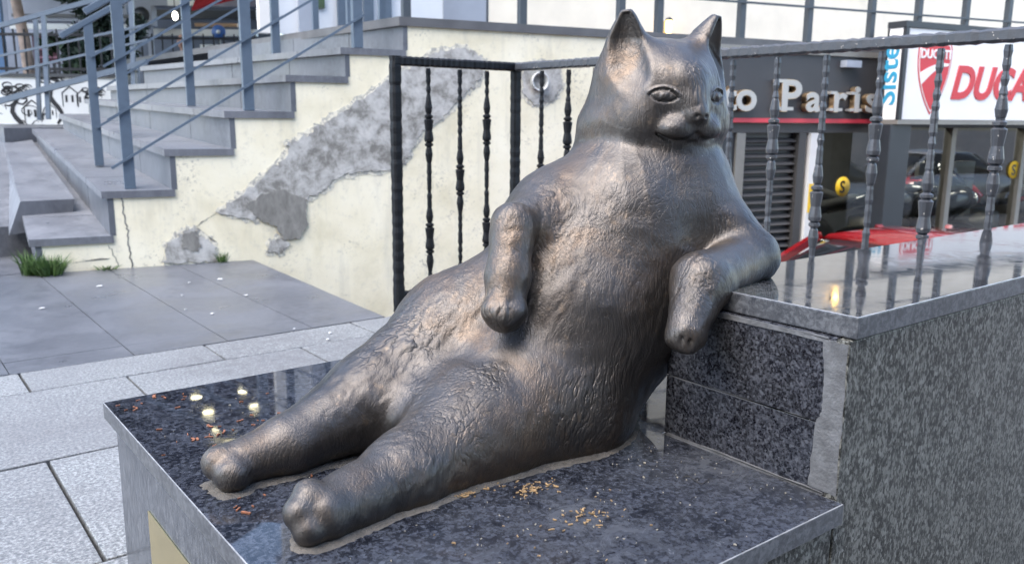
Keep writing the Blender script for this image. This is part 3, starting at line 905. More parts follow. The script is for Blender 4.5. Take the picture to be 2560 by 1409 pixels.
# ------------------------------------------------------------------ bronze cat
CAT_BODY = [
    ('torso', [(0.925, 1.063, 0.405, 0.1355), (0.997, 1.063, 0.527, 0.1662), (1.082, 1.056, 0.663, 0.1556), (1.128, 1.047, 0.768, 0.1178)], 0.05),
    ('belly', [(0.999, 1.113, 0.656, 0.1352), (0.935, 1.072, 0.526, 0.1415), (0.851, 1.054, 0.449, 0.12)], 0.06),
    ('hip_far', [(0.908, 1.108, 0.429, 0.1373), (0.797, 1.177, 0.49, 0.1053)], 0.06),
    ('leg_far', [(0.792, 1.174, 0.488, 0.1021), (0.625, 1.17, 0.415, 0.0816), (0.473, 1.145, 0.387, 0.0431), (0.39, 1.143, 0.377, 0.0333)], 0.03),
    ('crotch', [(0.755, 1.108, 0.419, 0.0728), (0.663, 1.086, 0.407, 0.0471)], 0.05),
    ('hip_near', [(0.883, 1.029, 0.397, 0.1309), (0.72, 1.013, 0.393, 0.096)], 0.06),
    ('leg_near', [(0.714, 1.005, 0.394, 0.0934), (0.564, 0.969, 0.377, 0.0571), (0.475, 0.947, 0.374, 0.0411), (0.423, 0.93, 0.377, 0.0394)], 0.03),
    ('shoulder_r', [(1.097, 1.044, 0.713, 0.1347), (1.142, 0.987, 0.73, 0.0874), (1.173, 0.855, 0.645, 0.04)], 0.045),
    ('waist', [(0.864, 1.151, 0.546, 0.0906), (0.811, 1.178, 0.509, 0.0973)], 0.04),
    ('shoulder_l', [(1.067, 1.065, 0.706, 0.1276), (0.977, 1.108, 0.7, 0.07)], 0.045),
    ('upperarm_l', [(0.952, 1.103, 0.702, 0.069), (0.836, 1.062, 0.694, 0.0386)], 0.03),
    ('forearm_r', [(1.173, 0.855, 0.645, 0.0414), (1.02, 0.836, 0.621, 0.0446), (0.951, 0.803, 0.558, 0.0297)], 0.02),
    ('forearm_l', [(0.815, 1.047, 0.702, 0.0366), (0.783, 1.018, 0.628, 0.0327), (0.761, 0.997, 0.578, 0.0322)], 0.01),
    ('neck', [(1.129, 1.065, 0.767, 0.1334), (1.132, 1.077, 0.827, 0.1168), (1.138, 1.052, 0.873, 0.0993)], 0.03),
]
CAT_TOES = [
    ('toe_near', [(0.408, 0.935, 0.402, 0.022), (0.392, 0.926, 0.388, 0.0222), (0.395, 0.911, 0.37, 0.0202)]),
    ('toe_far', [(0.367, 1.147, 0.384, 0.025), (0.376, 1.121, 0.374, 0.0259), (0.399, 1.144, 0.383, 0.0254)]),
    ('toe_r', [(0.937, 0.809, 0.55, 0.016), (0.944, 0.796, 0.546, 0.0165), (0.96, 0.791, 0.552, 0.0154)]),
    ('toe_l', [(0.744, 1.002, 0.582, 0.0182), (0.752, 0.985, 0.578, 0.0186), (0.769, 0.979, 0.582, 0.0175)]),
    ('stub', [(0.786, 1.034, 0.53, 0.0215)]),
]
CAT_GROOVES = [
    ((0.3598, 1.1275, 0.3709), (0.393, 1.1331, 0.3989), 0.0034, 0.001),
    ((0.9226, 0.7864, 0.5416), (0.9297, 0.7908, 0.5611), 0.0034, 0.001),
    ((0.934, 0.7775, 0.5417), (0.9371, 0.7851, 0.5612), 0.0034, 0.001),
    ((0.7277, 0.9679, 0.569), (0.7366, 0.9761, 0.5886), 0.0034, 0.001),
    ((0.7421, 0.9567, 0.5692), (0.7479, 0.9674, 0.5887), 0.0034, 0.001),
]
SLAB_Z, LEDGE_Z = 0.35, 0.611
HEAD_C = np.array((1.1275, 1.0351, 0.9028))
HEAD_YAW = math.radians(21.0)
_fh = np.array([FWD.x, FWD.y, 0.0]); _fh /= np.linalg.norm(_fh)
_rh = np.array([_fh[1], -_fh[0], 0.0])
H_Y = -_fh * math.cos(HEAD_YAW) + _rh * math.sin(HEAD_YAW)        # where the face looks
H_X = _rh * math.cos(HEAD_YAW) + _fh * math.sin(HEAD_YAW)
H_Z = np.array([0.0, 0.0, 1.0])

def smin(a, b, k):
    h = np.clip(0.5 + 0.5 * (b - a) / k, 0, 1)
    return b + (a - b) * h - k * h * (1 - h)

def smax(a, b, k):
    return -smin(-a, -b, k)

def rcone(p, a, b, ra, rb):
    a = np.asarray(a, np.float32); b = np.asarray(b, np.float32)
    ab = b - a
    t = np.clip(((p - a) @ ab) / (ab @ ab), 0, 1)
    return np.linalg.norm(p - a - t[:, None] * ab, axis=1) - (ra + (rb - ra) * t)

def ell(p, c, r):
    q = p - np.asarray(c, np.float32)
    r = np.asarray(r, np.float32)
    k0 = np.linalg.norm(q / r, axis=1)
    k1 = np.linalg.norm(q / (r * r), axis=1)
    return k0 * (k0 - 1.0) / np.maximum(k1, 1e-6)

def head_sdf(p):
    q = (p - HEAD_C.astype(np.float32)) @ np.stack([H_X, H_Y, H_Z], 1).astype(np.float32)
    d = ell(q, (0, -0.005, 0.004), (0.116, 0.112, 0.098))
    for s in (-1, 1):
        d = smin(d, ell(q, (0.044 * s, 0.016, -0.046), (0.070, 0.080, 0.058)), 0.03)     # cheeks
    d = smin(d, ell(q, (-0.016, -0.03, -0.05), (0.122, 0.09, 0.072)), 0.03)              # ruff
    d = smin(d, rcone(q, (0, 0.080, 0.025), (0, 0.112, -0.024), 0.030, 0.021), 0.030)    # bridge
    d = smin(d, ell(q, (0, 0.082, -0.084), (0.038, 0.022, 0.018)), 0.024)                # chin
    for s in (-1, 1):
        d = smin(d, ell(q, (0.024 * s, 0.099, -0.051), (0.033, 0.025, 0.0215)), 0.013)    # muzzle pads
    d = smin(d, ell(q, (0, 0.124, -0.029), (0.015, 0.010, 0.010)), 0.007)                # nose
    for s in (-1, 1):
        d = smax(d, -ell(q, (0.0085 * s, 0.1335, -0.030), (0.0042, 0.005, 0.0030)), 0.003)
        lip = [(0, 0.121, -0.060), (0.018 * s, 0.116, -0.0715), (0.040 * s, 0.105, -0.0700), (0.058 * s, 0.091, -0.0570)]
        for a_, b_, ra, rb in zip(lip, lip[1:], (0.0045, 0.0055, 0.0045), (0.0055, 0.0045, 0.0018)):
            d = smax(d, -rcone(q, a_, b_, ra, rb), 0.005)
    d = smax(d, -rcone(q, (0, 0.132, -0.038), (0, 0.126, -0.057), 0.0022, 0.0026), 0.004)
    for s in (-1, 1):                                                                    # eyes
        ca, sa = math.cos(0.16 * s), math.sin(0.16 * s)
        e = (q - np.array((0.050 * s, 0.0960, 0.003), np.float32)) * np.array((1.22, 1.22, 1.42), np.float32)
        ex = e[:, 0] * ca + e[:, 2] * sa
        ez = -e[:, 0] * sa + e[:, 2] * ca
        tb = 0.40 * s
        fx = ex * math.cos(tb) - e[:, 1] * math.sin(tb)
        fy = ex * math.sin(tb) + e[:, 1] * math.cos(tb)
        ee = np.stack([fx, fy, ez], 1)
        al = np.maximum(np.hypot(ee[:, 0], ee[:, 2] + 0.0175) - 0.0320, np.hypot(ee[:, 0], ee[:, 2] - 0.0205) - 0.0350)
        near = np.exp(-(ee[:, 0] ** 2 + ee[:, 2] ** 2) / 0.03 ** 2)
        # shallow incised almond: a groove round the eye, the ball flush with the face, a raised pupil
        groove = np.abs(al) * 0.9
        cut = 0.0034 * np.exp(-(groove / 0.0019) ** 2) * (ee[:, 1] > -0.04)
        upper = np.clip(ee[:, 2] / 0.01 + 0.3, 0, 1)
        lid = 0.0030 * np.exp(-((al - 0.0042) / 0.0030) ** 2) * upper
        bulge = 0.0035 * np.clip(1 + al / 0.013, 0, 1) * 0 + 0.0012 * (al < 0) * np.clip(-al / 0.008, 0, 1)
        pup = 0.0030 * np.clip(1 - ((ee[:, 0] / 0.0085) ** 2 + ((ee[:, 2] + 0.0005) / 0.0085) ** 2), 0, 1) ** 0.5
        front = (ee[:, 1] > -0.05) * (q[:, 1] > 0.02)
        d = d + front * (cut - lid - bulge - pup) * (near > 0.02)
    for s in (-1, 1):                                                                    # ears
        o = np.array((0.074 if s > 0 else -0.070, 0.006, 0.045), np.float32)
        top = np.array((0.093 if s > 0 else -0.083, 0.022, 0.143), np.float32)
        ez = (top - o) / np.linalg.norm(top - o)
        yaw = (0.62 if s > 0 else 0.66) * s
        ey = np.array((math.sin(yaw), math.cos(yaw), 0.15), np.float32)
        ey = ey - ez * (ey @ ez); ey /= np.linalg.norm(ey)
        ex = np.cross(ey, ez)
        e = (q - o) @ np.stack([ex, ey, ez], 1).astype(np.float32)
        Hh = 0.099
        t = np.clip(e[:, 2] / Hh, -0.9, 1.0)
        tp = np.clip(t, 0, 1)
        hw = 0.056 * (1 - tp) ** 0.80 + 0.008 * tp
        th = (0.050 if s > 0 else 0.036) * (1 - tp) ** 0.9 + 0.008
        over = np.maximum(e[:, 2] - Hh, 0)
        y0 = e[:, 1] + 0.012 * (1 - tp)
        k = np.sqrt((e[:, 0] / hw) ** 2 + (y0 / th) ** 2)
        ear = (k - 1) * np.minimum(hw, th) * 0.85
        ear = np.where(over > 0, np.sqrt(np.maximum(ear, 0) ** 2 + over ** 2), ear)
        ear = np.maximum(ear, -(e[:, 2] + 0.075))
        yh = e[:, 1] - (0.018 * (1 - tp) + 0.007) - 0.085 * np.clip(0.56 - t, 0, 2) ** 1.3
        hw2 = np.maximum(hw - 0.008, 0.002); th2 = np.maximum(th * 0.70 - 0.002, 0.002)
        hollow = (np.sqrt((e[:, 0] / hw2) ** 2 + (yh / th2) ** 2) - 1) * np.minimum(hw2, th2) * 0.85
        hollow = np.maximum(hollow, e[:, 2] - 0.094)
        d = smin(d, ear, 0.024)
        d = smax(d, -hollow, 0.006)
    return d

def cat_sdf(p):
    p = np.asarray(p, np.float32)
    d = np.full(len(p), 0.5, np.float32)
    def put(s_mask, s, k):
        d[s_mask] = smin(d[s_mask], s, k)
    for nm, ch, k in CAT_BODY:
        A = np.array([q[:3] for q in ch]); R = max(q[3] for q in ch) + 0.09
        m = np.all((p > A.min(0) - R) & (p < A.max(0) + R), 1)
        if not m.any():
            continue
        pm = p[m]
        c = None
        for (a, b) in zip(ch, ch[1:]):
            s = rcone(pm, a[:3], b[:3], a[3], b[3])
            c = s if c is None else smin(c, s, 0.018)
        put(m, c, k)
    for nm, sp in CAT_TOES:
        for (x, y, z, r) in sp:
            m = np.all(np.abs(p - np.array((x, y, z), np.float32)) < r + 0.05, 1)
            if m.any():
                put(m, np.linalg.norm(p[m] - np.array((x, y, z), np.float32), axis=1) - r, {'toe_far': 0.009, 'toe_near': 0.008}.get(nm, 0.008))
    for (a, b, ra, rb) in CAT_GROOVES:
        a_, b_ = np.array(a, np.float32), np.array(b, np.float32)
        m = np.all((p > np.minimum(a_, b_) - 0.03) & (p < np.maximum(a_, b_) + 0.03), 1)
        if m.any():
            d[m] = smax(d[m], -rcone(p[m], a_, b_, ra, rb), 0.006)
    m = np.linalg.norm(p - HEAD_C.astype(np.float32), axis=1) < 0.24
    if m.any():
        put(m, head_sdf(p[m]), 0.014)
    return np.maximum(d, SLAB_Z - 0.004 - p[:, 2])

def surface_nets(sdf, lo, hi, h):
    lo = np.asarray(lo, np.float32); hi = np.asarray(hi, np.float32)
    F = 4
    n = (np.ceil((hi - lo) / (h * F)).astype(int)) * F + 1
    nc = (n - 1) // F
    g = np.stack(np.meshgrid(*[np.arange(m + 1) for m in nc], indexing='ij'), -1).reshape(-1, 3)
    vc = sdf(lo + g.astype(np.float32) * (h * F)).reshape(nc + 1)
    vol = np.repeat(np.repeat(np.repeat(vc, F, 0), F, 1), F, 2)[:n[0], :n[1], :n[2]].astype(np.float32)
    near = np.argwhere(np.abs(vc) < h * F * 2.4)
    off = np.stack(np.meshgrid(*[np.arange(-F // 2, F // 2 + 1)] * 3, indexing='ij'), -1).reshape(-1, 3)
    mark = np.zeros(n, bool)
    for o in off:
        q = near * F + o
        ok = np.all((q >= 0) & (q < n), 1)
        q = q[ok]
        mark[q[:, 0], q[:, 1], q[:, 2]] = True
    idx = np.argwhere(mark)
    val = np.empty(len(idx), np.float32)
    for s in range(0, len(idx), 400000):
        val[s:s + 400000] = sdf(lo + idx[s:s + 400000].astype(np.float32) * h)
    vol[mark] = val
    ins = vol < 0
    cnt = np.zeros(n - 1, np.uint8)
    for i in (0, 1):
        for j in (0, 1):
            for k in (0, 1):
                cnt += ins[i:n[0] - 1 + i, j:n[1] - 1 + j, k:n[2] - 1 + k]
    cells = np.argwhere((cnt > 0) & (cnt < 8))
    vid = np.full(n - 1, -1, np.int32)
    vid[cells[:, 0], cells[:, 1], cells[:, 2]] = np.arange(len(cells))
    acc = np.zeros((len(cells), 3)); num = np.zeros(len(cells))
    cor = [(i, j, k) for i in (0, 1) for j in (0, 1) for k in (0, 1)]
    vals = {c: vol[cells[:, 0] + c[0], cells[:, 1] + c[1], cells[:, 2] + c[2]] for c in cor}
    for c in cor:
        for ax in range(3):
            if c[ax] == 0:
                c2 = list(c); c2[ax] = 1; c2 = tuple(c2)
                a, b = vals[c], vals[c2]
                x = (a < 0) != (b < 0)
                t = np.where(x, a / np.where(x, a - b, 1), 0)
                pt = np.array(c, float)[None, :].repeat(len(cells), 0)
                pt[:, ax] = t
                acc[x] += pt[x]; num[x] += 1
    V = lo + (cells + acc / num[:, None]) * h
    faces = []
    for ax in range(3):
        u, v = (ax + 1) % 3, (ax + 2) % 3
        sl0 = [slice(None)] * 3; sl1 = [slice(None)] * 3
        sl0[ax] = slice(0, n[ax] - 1); sl1[ax] = slice(1, n[ax])
        A = ins[tuple(sl0)]; B = ins[tuple(sl1)]
        e = np.argwhere(A != B)
        e = e[(e[:, u] > 0) & (e[:, v] > 0) & (e[:, u] < n[u] - 1) & (e[:, v] < n[v] - 1)]
        inside_first = A[e[:, 0], e[:, 1], e[:, 2]]
        quad = []
        for du, dv in ((0, 0), (-1, 0), (-1, -1), (0, -1)):
            c = e.copy(); c[:, u] += du; c[:, v] += dv
            quad.append(vid[c[:, 0], c[:, 1], c[:, 2]])
        quad = np.stack(quad, 1)
        quad[~inside_first] = quad[~inside_first][:, ::-1]
        faces.append(quad)
    F_ = np.concatenate(faces)
    F_ = F_[np.all(F_ >= 0, 1)]
    return V.astype(np.float32), F_

def grad(sdf, V, e=0.0015):
    d0 = sdf(V)
    g = np.stack([sdf(V + np.eye(3, dtype=np.float32)[i] * e) - d0 for i in range(3)], 1)
    return g / np.maximum(np.linalg.norm(g, axis=1, keepdims=True), 1e-6), d0

def np_noise(P, seed=0):
    """smooth value noise on an (n, 3) array"""
    i = np.floor(P).astype(np.int64); fr = P - i
    fr = fr * fr * (3 - 2 * fr)
    out = 0
    for a in (0, 1):
        for b in (0, 1):
            for c in (0, 1):
                q = (i[:, 0] + a) * 73856093 ^ (i[:, 1] + b) * 19349663 ^ (i[:, 2] + c) * 83492791 ^ (seed * 2654435761)
                q = (q ^ (q >> 13)) * 1274126177 & 0x7fffffff
                w = (fr[:, 0] if a else 1 - fr[:, 0]) * (fr[:, 1] if b else 1 - fr[:, 1]) * (fr[:, 2] if c else 1 - fr[:, 2])
                out = out + w * ((q % 65536) / 65535.0 * 2 - 1)
    return out

def build_cat(mat, h=0.0026):
    V, F_ = surface_nets(cat_sdf, (0.30, 0.72, 0.335), (1.36, 1.36, 1.09), h)
    for _ in range(2):
        N, d0 = grad(cat_sdf, V)
        V = V - N * np.clip(d0, -0.003, 0.003)[:, None] * 0.9
    # modelled clay: soft lumps everywhere, hair strokes that follow the body
    ax = np.array((0.42, -0.10, 0.90)); ax /= np.linalg.norm(ax)
    hd = np.linalg.norm(V - HEAD_C, axis=1)
    stroke_amp = 0.0010 * np.clip(np_noise(V * 7.0, 3) * 2.2 + 0.25, 0.12, 1)
    stroke_amp = stroke_amp * np.where(hd < 0.15, 0.45, 1.0)
    along = V @ ax
    perp = V - along[:, None] * ax
    wob = np.stack([np_noise(V * 22, 11), np_noise(V * 22, 12), np_noise(V * 22, 13)], 1) * 0.006
    Q = (perp + wob) * 135.0 + (along[:, None] * ax) * 34.0
    disp = stroke_amp * np_noise(Q, 5) + 0.0018 * np_noise(V * 9.0, 7) * (hd > 0.13) + 0.0007 * np_noise(V * 60.0, 9)
    V = V + N * disp[:, None]
    me = bpy.data.meshes.new('cat_body')
    me.from_pydata(V.tolist(), [], F_.tolist())
    me.update()
    me.materials.append(mat)
    me.polygons.foreach_set('use_smooth', [True] * len(me.polygons))
    return me

# ------------------------------------------------------------------ vehicles in the lower court
def loft(name, stations, mat, parent, smooth=True):
    """stations: (x, [(y, z), ...]) rings of equal length"""
    bm = bmesh.new()
    rings = [[bm.verts.new((x, y, z)) for y, z in ring] for x, ring in stations]
    n_ = len(rings[0])
    for a, b in zip(rings, rings[1:]):
        for k in range(n_):
            bm.faces.new((a[k], a[(k + 1) % n_], b[(k + 1) % n_], b[k]))
    bm.faces.new(list(reversed(rings[0]))); bm.faces.new(rings[-1])
    bmesh.ops.recalc_face_normals(bm, faces=bm.faces[:])
    o = link(name, to_mesh(bm, name), mat, parent, smooth)
    return o
def sec(hw, z0, z1, tuck=0.0, r=0.10):
    """rounded car cross-section ring, half width hw, from z0 to z1"""
    h = z1 - z0
    pts = [(-hw + r * .6, z0), (-hw, z0 + r), (-hw, z0 + h * .5), (-hw + tuck * .4, z1 - r), (-hw + tuck + r * .5, z1 - r * .25), (-hw + tuck + r * 1.6, z1), (0, z1 + 0.012)]
    return pts + [(-y, z) for y, z in reversed(pts[:-1])]
def make_car(label, paint, loc, rz):
    t = thing('parked_car', label, 'car', loc, rz)
    body = loft('body', [(-2.10, sec(.62, .38, .62)), (-2.02, sec(.76, .26, .80)), (-1.6, sec(.84, .20, .92)), (-0.9, sec(.87, .18, .95)), (0.0, sec(.88, .18, .95)), (0.7, sec(.87, .18, .94)),
                         (1.2, sec(.85, .20, .88)), (1.75, sec(.80, .22, .78)), (2.02, sec(.72, .26, .66)), (2.12, sec(.60, .34, .54))], paint, t)
    def cab(hw, z1, r=.10, tuck=.12):
        return sec(hw, .85, z1, tuck, r)
    loft('cabin', [(-1.75, cab(.66, .93, .03)), (-1.35, cab(.72, 1.22)), (-0.95, cab(.74, 1.38)), (-0.3, cab(.75, 1.435)), (0.2, cab(.75, 1.42)), (0.55, cab(.74, 1.30)), (1.15, cab(.68, .93, .03))], MAT['car_glass'], t)
    loft('roof', [(-1.05, [(y * 1.0, z) for y, z in [(-.56, 1.372), (-.50, 1.395), (-.3, 1.405), (0, 1.410), (.3, 1.405), (.50, 1.395), (.56, 1.372), (0, 1.36)]]),
                  (-0.3, [(-.60, 1.395), (-.54, 1.440), (-.3, 1.455), (0, 1.460), (.3, 1.455), (.54, 1.440), (.60, 1.395), (0, 1.40)]),
                  (0.30, [(-.60, 1.372), (-.54, 1.415), (-.3, 1.430), (0, 1.436), (.3, 1.430), (.54, 1.415), (.60, 1.372), (0, 1.38)])], paint, t)
    for s in (-1, 1):
        for (a, b) in (((-1.72, .93), (-1.05, 1.38)), ((0.30, 1.40), (1.18, .93)), ((-0.35, .95), (-0.30, 1.43))):
            y0, y1 = .76 if a[1] < 1.1 else .62, .76 if b[1] < 1.1 else .62
            bar('pillar', (a[0], s * y0, a[1]), (b[0], s * y1, b[1]), 0.05, 0.05, paint, t)
        mi = loft('mirror', [(0.62, [(s * .86, .96), (s * 1.0, .96), (s * 1.02, 1.02), (s * 1.0, 1.08), (s * .88, 1.08), (s * .86, 1.02)]), (0.76, [(s * .87, .98), (s * .97, .98), (s * .99, 1.02), (s * .97, 1.06), (s * .89, 1.06), (s * .87, 1.02)])], paint, t)
        for x in (-1.30, 1.32):
            w = lathe('wheel', [(0.18, -.10), (0.31, -.10), (0.325, -.06), (0.325, .06), (0.31, .10), (0.18, .10)], MAT['rubber'], t, 28, 'Y', (x, s * .80, .325))
            lathe('rim', [(0.02, -.09), (0.20, -.10), (0.20, .10), (0.02, .09)], MAT['chrome'], w, 20, 'Y', (x, s * .802, .325))
        loft('headlight', [(1.86, [(s * .50, .60), (s * .74, .60), (s * .74, .70), (s * .50, .70)]), (2.09, [(s * .46, .52), (s * .60, .52), (s * .60, .58), (s * .46, .58)])], MAT['chrome'], t, False)
        loft('tail_light', [(-2.06, [(s * .52, .66), (s * .72, .66), (s * .72, .78), (s * .52, .78)]), (-1.9, [(s * .56, .66), (s * .80, .66), (s * .80, .80), (s * .56, .80)])], MAT['sign_red'], t, False)
    return t
make_car('glossy red car parked before the shop windows', MAT['car_red'], W(4.05, -1.55, -1.325), WRZ + math.pi)
make_car('silver car parked across the court, mirrored in the shop glass', MAT['car_silver'], W(12.0, -7.2, -1.26), WRZ + 0.1)
make_car('second silver car parked far across the court, mirrored in the shop glass', MAT['car_silver'], W(17.2, -8.2, -1.26), WRZ + 0.1)

def make_bike(label, paint, loc, rz):
    t = thing('motorcycle', label, 'motorcycle', loc, rz, 'motorcycles behind the shop glass')
    for x in (-0.70, 0.72):
        w = lathe('wheel', [(0.22, -.05), (0.29, -.06), (0.315, 0), (0.29, .06), (0.22, .05)], MAT['rubber'], t, 28, 'Y', (x, 0, .315))
        lathe('rim', [(0.03, -.04), (0.05, -.02), (0.225, -.03), (0.225, .03), (0.05, .02), (0.03, .04)], MAT['chrome'], w, 20, 'Y', (x, 0.001, .315))
    def ring(hw, z0, z1):
        zc = (z0 + z1) / 2; h = (z1 - z0) / 2
        return [(hw * math.cos(a), zc + h * math.sin(a)) for a in [2 * math.pi * k / 14 for k in range(14)]]
    loft('tank', [(-0.12, ring(.06, .72, .80)), (0.0, ring(.14, .68, .92)), (0.2, ring(.17, .68, .98)), (0.36, ring(.14, .72, .97)), (0.45, ring(.07, .78, .92))], paint, t)
    loft('seat', [(-0.78, ring(.05, .86, .93)), (-0.6, ring(.11, .78, .92)), (-0.3, ring(.13, .70, .83)), (-0.08, ring(.12, .68, .80))], MAT['rubber'], t)
    loft('fairing', [(0.30, ring(.20, .42, .92)), (0.48, ring(.22, .46, 1.00)), (0.66, ring(.19, .58, 1.02)), (0.80, ring(.12, .70, .98)), (0.90, ring(.05, .78, .90))], paint, t)
    loft('engine', [(-0.28, ring(.12, .30, .62)), (-0.1, ring(.17, .26, .66)), (0.2, ring(.18, .26, .64)), (0.36, ring(.13, .32, .58))], MAT['frame_grey'], t)
    loft('windscreen', [(0.50, ring(.12, 1.00, 1.22)), (0.62, ring(.13, .98, 1.16)), (0.78, ring(.10, .95, 1.03))], MAT['car_glass'], t)
    loft('tail', [(-0.92, ring(.03, .90, .96)), (-0.72, ring(.10, .80, .94)), (-0.4, ring(.12, .72, .84))], paint, t)
    tube('exhaust', [(0.1, -.18, .28), (-0.3, -.19, .28), (-0.55, -.20, .36), (-0.85, -.20, .46)], [.03, .035, .05, .055], MAT['chrome'], t, 10)
    for s in (-1, 1):
        tube('fork', [(0.72, s * .10, .315), (0.52, s * .10, .96)], .024, MAT['chrome'], t, 8)
        tube('handlebar', [(0.46, s * .08, 1.00), (0.42, s * .26, 1.03), (0.34, s * .38, 1.01)], .015, MAT['rubber'], t, 8)
        tube('swing_arm', [(-0.70, s * .09, .315), (-0.1, s * .10, .40)], .03, MAT['frame_grey'], t, 8)
        tube('mirror', [(0.44, s * .22, 1.03), (0.50, s * .34, 1.16), (0.52, s * .40, 1.17), (0.50, s * .46, 1.16)], [.006, .006, .035, .02], MAT['bike_black'], t, 8)
    lathe('headlight', [(0.02, 0), (0.065, 0.01), (0.06, 0.03), (0.01, 0.045)], MAT['chrome'], t, 16, 'X', (0.88, 0, .84))
    return t
make_bike('black motorcycle behind glass beside the white post', MAT['bike_black'], W(5.35, 1.05, -0.75), WRZ + 2.2)
make_bike('dark motorcycle behind glass beneath the red shield emblem', MAT['bike_black'], W(6.55, 0.95, -0.75), WRZ - 0.75)
make_bike('red motorcycle behind glass under the slanted red lettering', MAT['bike_red'], W(8.10, 1.0, -0.75), WRZ + 2.3)
tag(box('display_stage', (0, 0, 0), (5.3, 2.2, 0.495), MAT['room_dark']), 'low dark display stage inside the shop under the motorcycles', 'stage')
o = bpy.data.objects['display_stage']; o.location = W(4.66, 0.12, -1.246); o.rotation_euler = (0, 0, WRZ)

# ------------------------------------------------------------------ hammered iron railing
YR, XR, ZR = 3.259, 2.545, 1.10
hr = random.Random(77)
def hammered_bar(bm, p, q, w, h, step=0.028, amp=0.0035, twist=False):
    p, q = Vector(p), Vector(q)
    d = (q - p); L = d.length; d.normalize()
    ref = Vector((0, 0, 1)) if abs(d.z) < 0.9 else Vector((1, 0, 0))
    s = d.cross(ref).normalized(); u = s.cross(d)
    n_ = max(2, int(L / step * 2))
    rings = []
    for i in range(n_ + 1):
        k = 1 - (amp * hr.uniform(0.35, 1.25) if i % 2 else amp * hr.uniform(0.0, 0.35)) / (w / 2)
        c = p + d * (L * min(max((i + (hr.uniform(-.22, .22) if 0 < i < n_ else 0)) / n_, 0), 1))
        rings.append([bm.verts.new(c + s * (a * w / 2 * k) + u * (b * h / 2 * k)) for a, b in ((-1, -.62), (-.62, -1), (.62, -1), (1, -.62), (1, .62), (.62, 1), (-.62, 1), (-1, .62))])
    for a, b in zip(rings, rings[1:]):
        for k in range(8):
            bm.faces.new((a[k], a[(k + 1) % 8], b[(k + 1) % 8], b[k]))
    bm.faces.new(list(reversed(rings[0]))); bm.faces.new(rings[-1])
    bmesh.ops.recalc_face_normals(bm, faces=bm.faces[:])
def hbar(name, p, q, w, h, mat, parent, step=0.028, amp=0.0035):
    bm = bmesh.new(); hammered_bar(bm, p, q, w, h, step, amp)
    return link(name, to_mesh(bm, name), mat, parent)
CAST = [(.0085, -.145), (.0125, -.135), (.017, -.105), (.0135, -.080), (.0095, -.072), (.019, -.066), (.019, -.058), (.012, -.053), (.020, -.047), (.0215, -.035), (.0160, .0), (.0205, .036), (.0215, .046), (.012, .052), (.019, .058), (.019, .066), (.0095, .072), (.0135, .080), (.017, .100), (.0125, .130), (.0085, .142)]
def baluster_mesh(kind):
    bm = bmesh.new()
    hammered_bar(bm, (0, 0, 0.075), (0, 0, 1.075), 0.0205, 0.0205, 0.036, 0.0034)
    me0 = to_mesh(bm, 'baluster'); me0.materials.append(MAT['iron'])
    bm = bmesh.new()
    lathe_bm(bm, CAST, 12)
    me1 = to_mesh(bm, 'casting'); me1.materials.append(MAT['iron'])
    return me0, me1
BAL, CASTM = baluster_mesh(0)
BAL2, CASTM2 = BAL.copy(), CASTM.copy()
for m_ in (BAL2, CASTM2):
    m_.materials.clear(); m_.materials.append(MAT['iron_skylit_worn'])
ir = thing('iron_railing', 'black wrought iron railing with hammered bars and cast collars', 'railing', (XR, YR, 0))
def baluster(x, y, kind, near):
    o = bpy.data.objects.new('baluster', BAL2 if near else BAL); COL.objects.link(o); o.parent = ir
    o.location = (x - XR, y - YR, 0); o.rotation_euler = (0, 0, random.uniform(-.15, .15))
    for z in ((0.805, 0.32) if kind else (0.585,)):
        c = bpy.data.objects.new('collar', CASTM2 if near else CASTM); COL.objects.link(c); c.parent = o
        c.location = (0, 0, z + random.uniform(-.006, .006))
hbar('post', (1.888 - XR, 0, 0.0), (1.888 - XR, 0, ZR + 0.02), 0.046, 0.046, MAT['iron'], ir, 0.05, 0.0028)
hbar('post', (0, 0, -0.10), (0, 0, ZR + 0.005), 0.046, 0.046, MAT['iron'], ir, 0.05, 0.0028)
hbar('top_rail', (1.875 - XR, 0, ZR), (0.02, 0, ZR), 0.050, 0.042, MAT['iron'], ir)
hbar('bottom_rail', (1.90 - XR, 0, 0.075), (-0.02, 0, 0.075), 0.040, 0.036, MAT['iron'], ir)
hbar('top_rail', (0, 0.02, ZR), (0, 0.35 - YR, ZR), 0.050, 0.042, MAT['iron_skylit_worn'], ir, 0.046, 0.0055)
hbar('bottom_rail', (0, -0.02, 0.075), (0, 0.35 - YR, 0.075), 0.040, 0.036, MAT['iron'], ir)
for i, x in enumerate((2.055, 2.223, 2.375)):
    baluster(x, YR, i % 2 == 0, False)
yy = [3.065, 2.881, 2.710, 2.53, 2.35, 2.17, 1.991, 1.804, 1.618, 1.430, 1.249, 1.065, 0.88, 0.70, 0.52]
for i, y in enumerate(yy):
    baluster(XR, y, i % 2 == 1, y < 2.1)

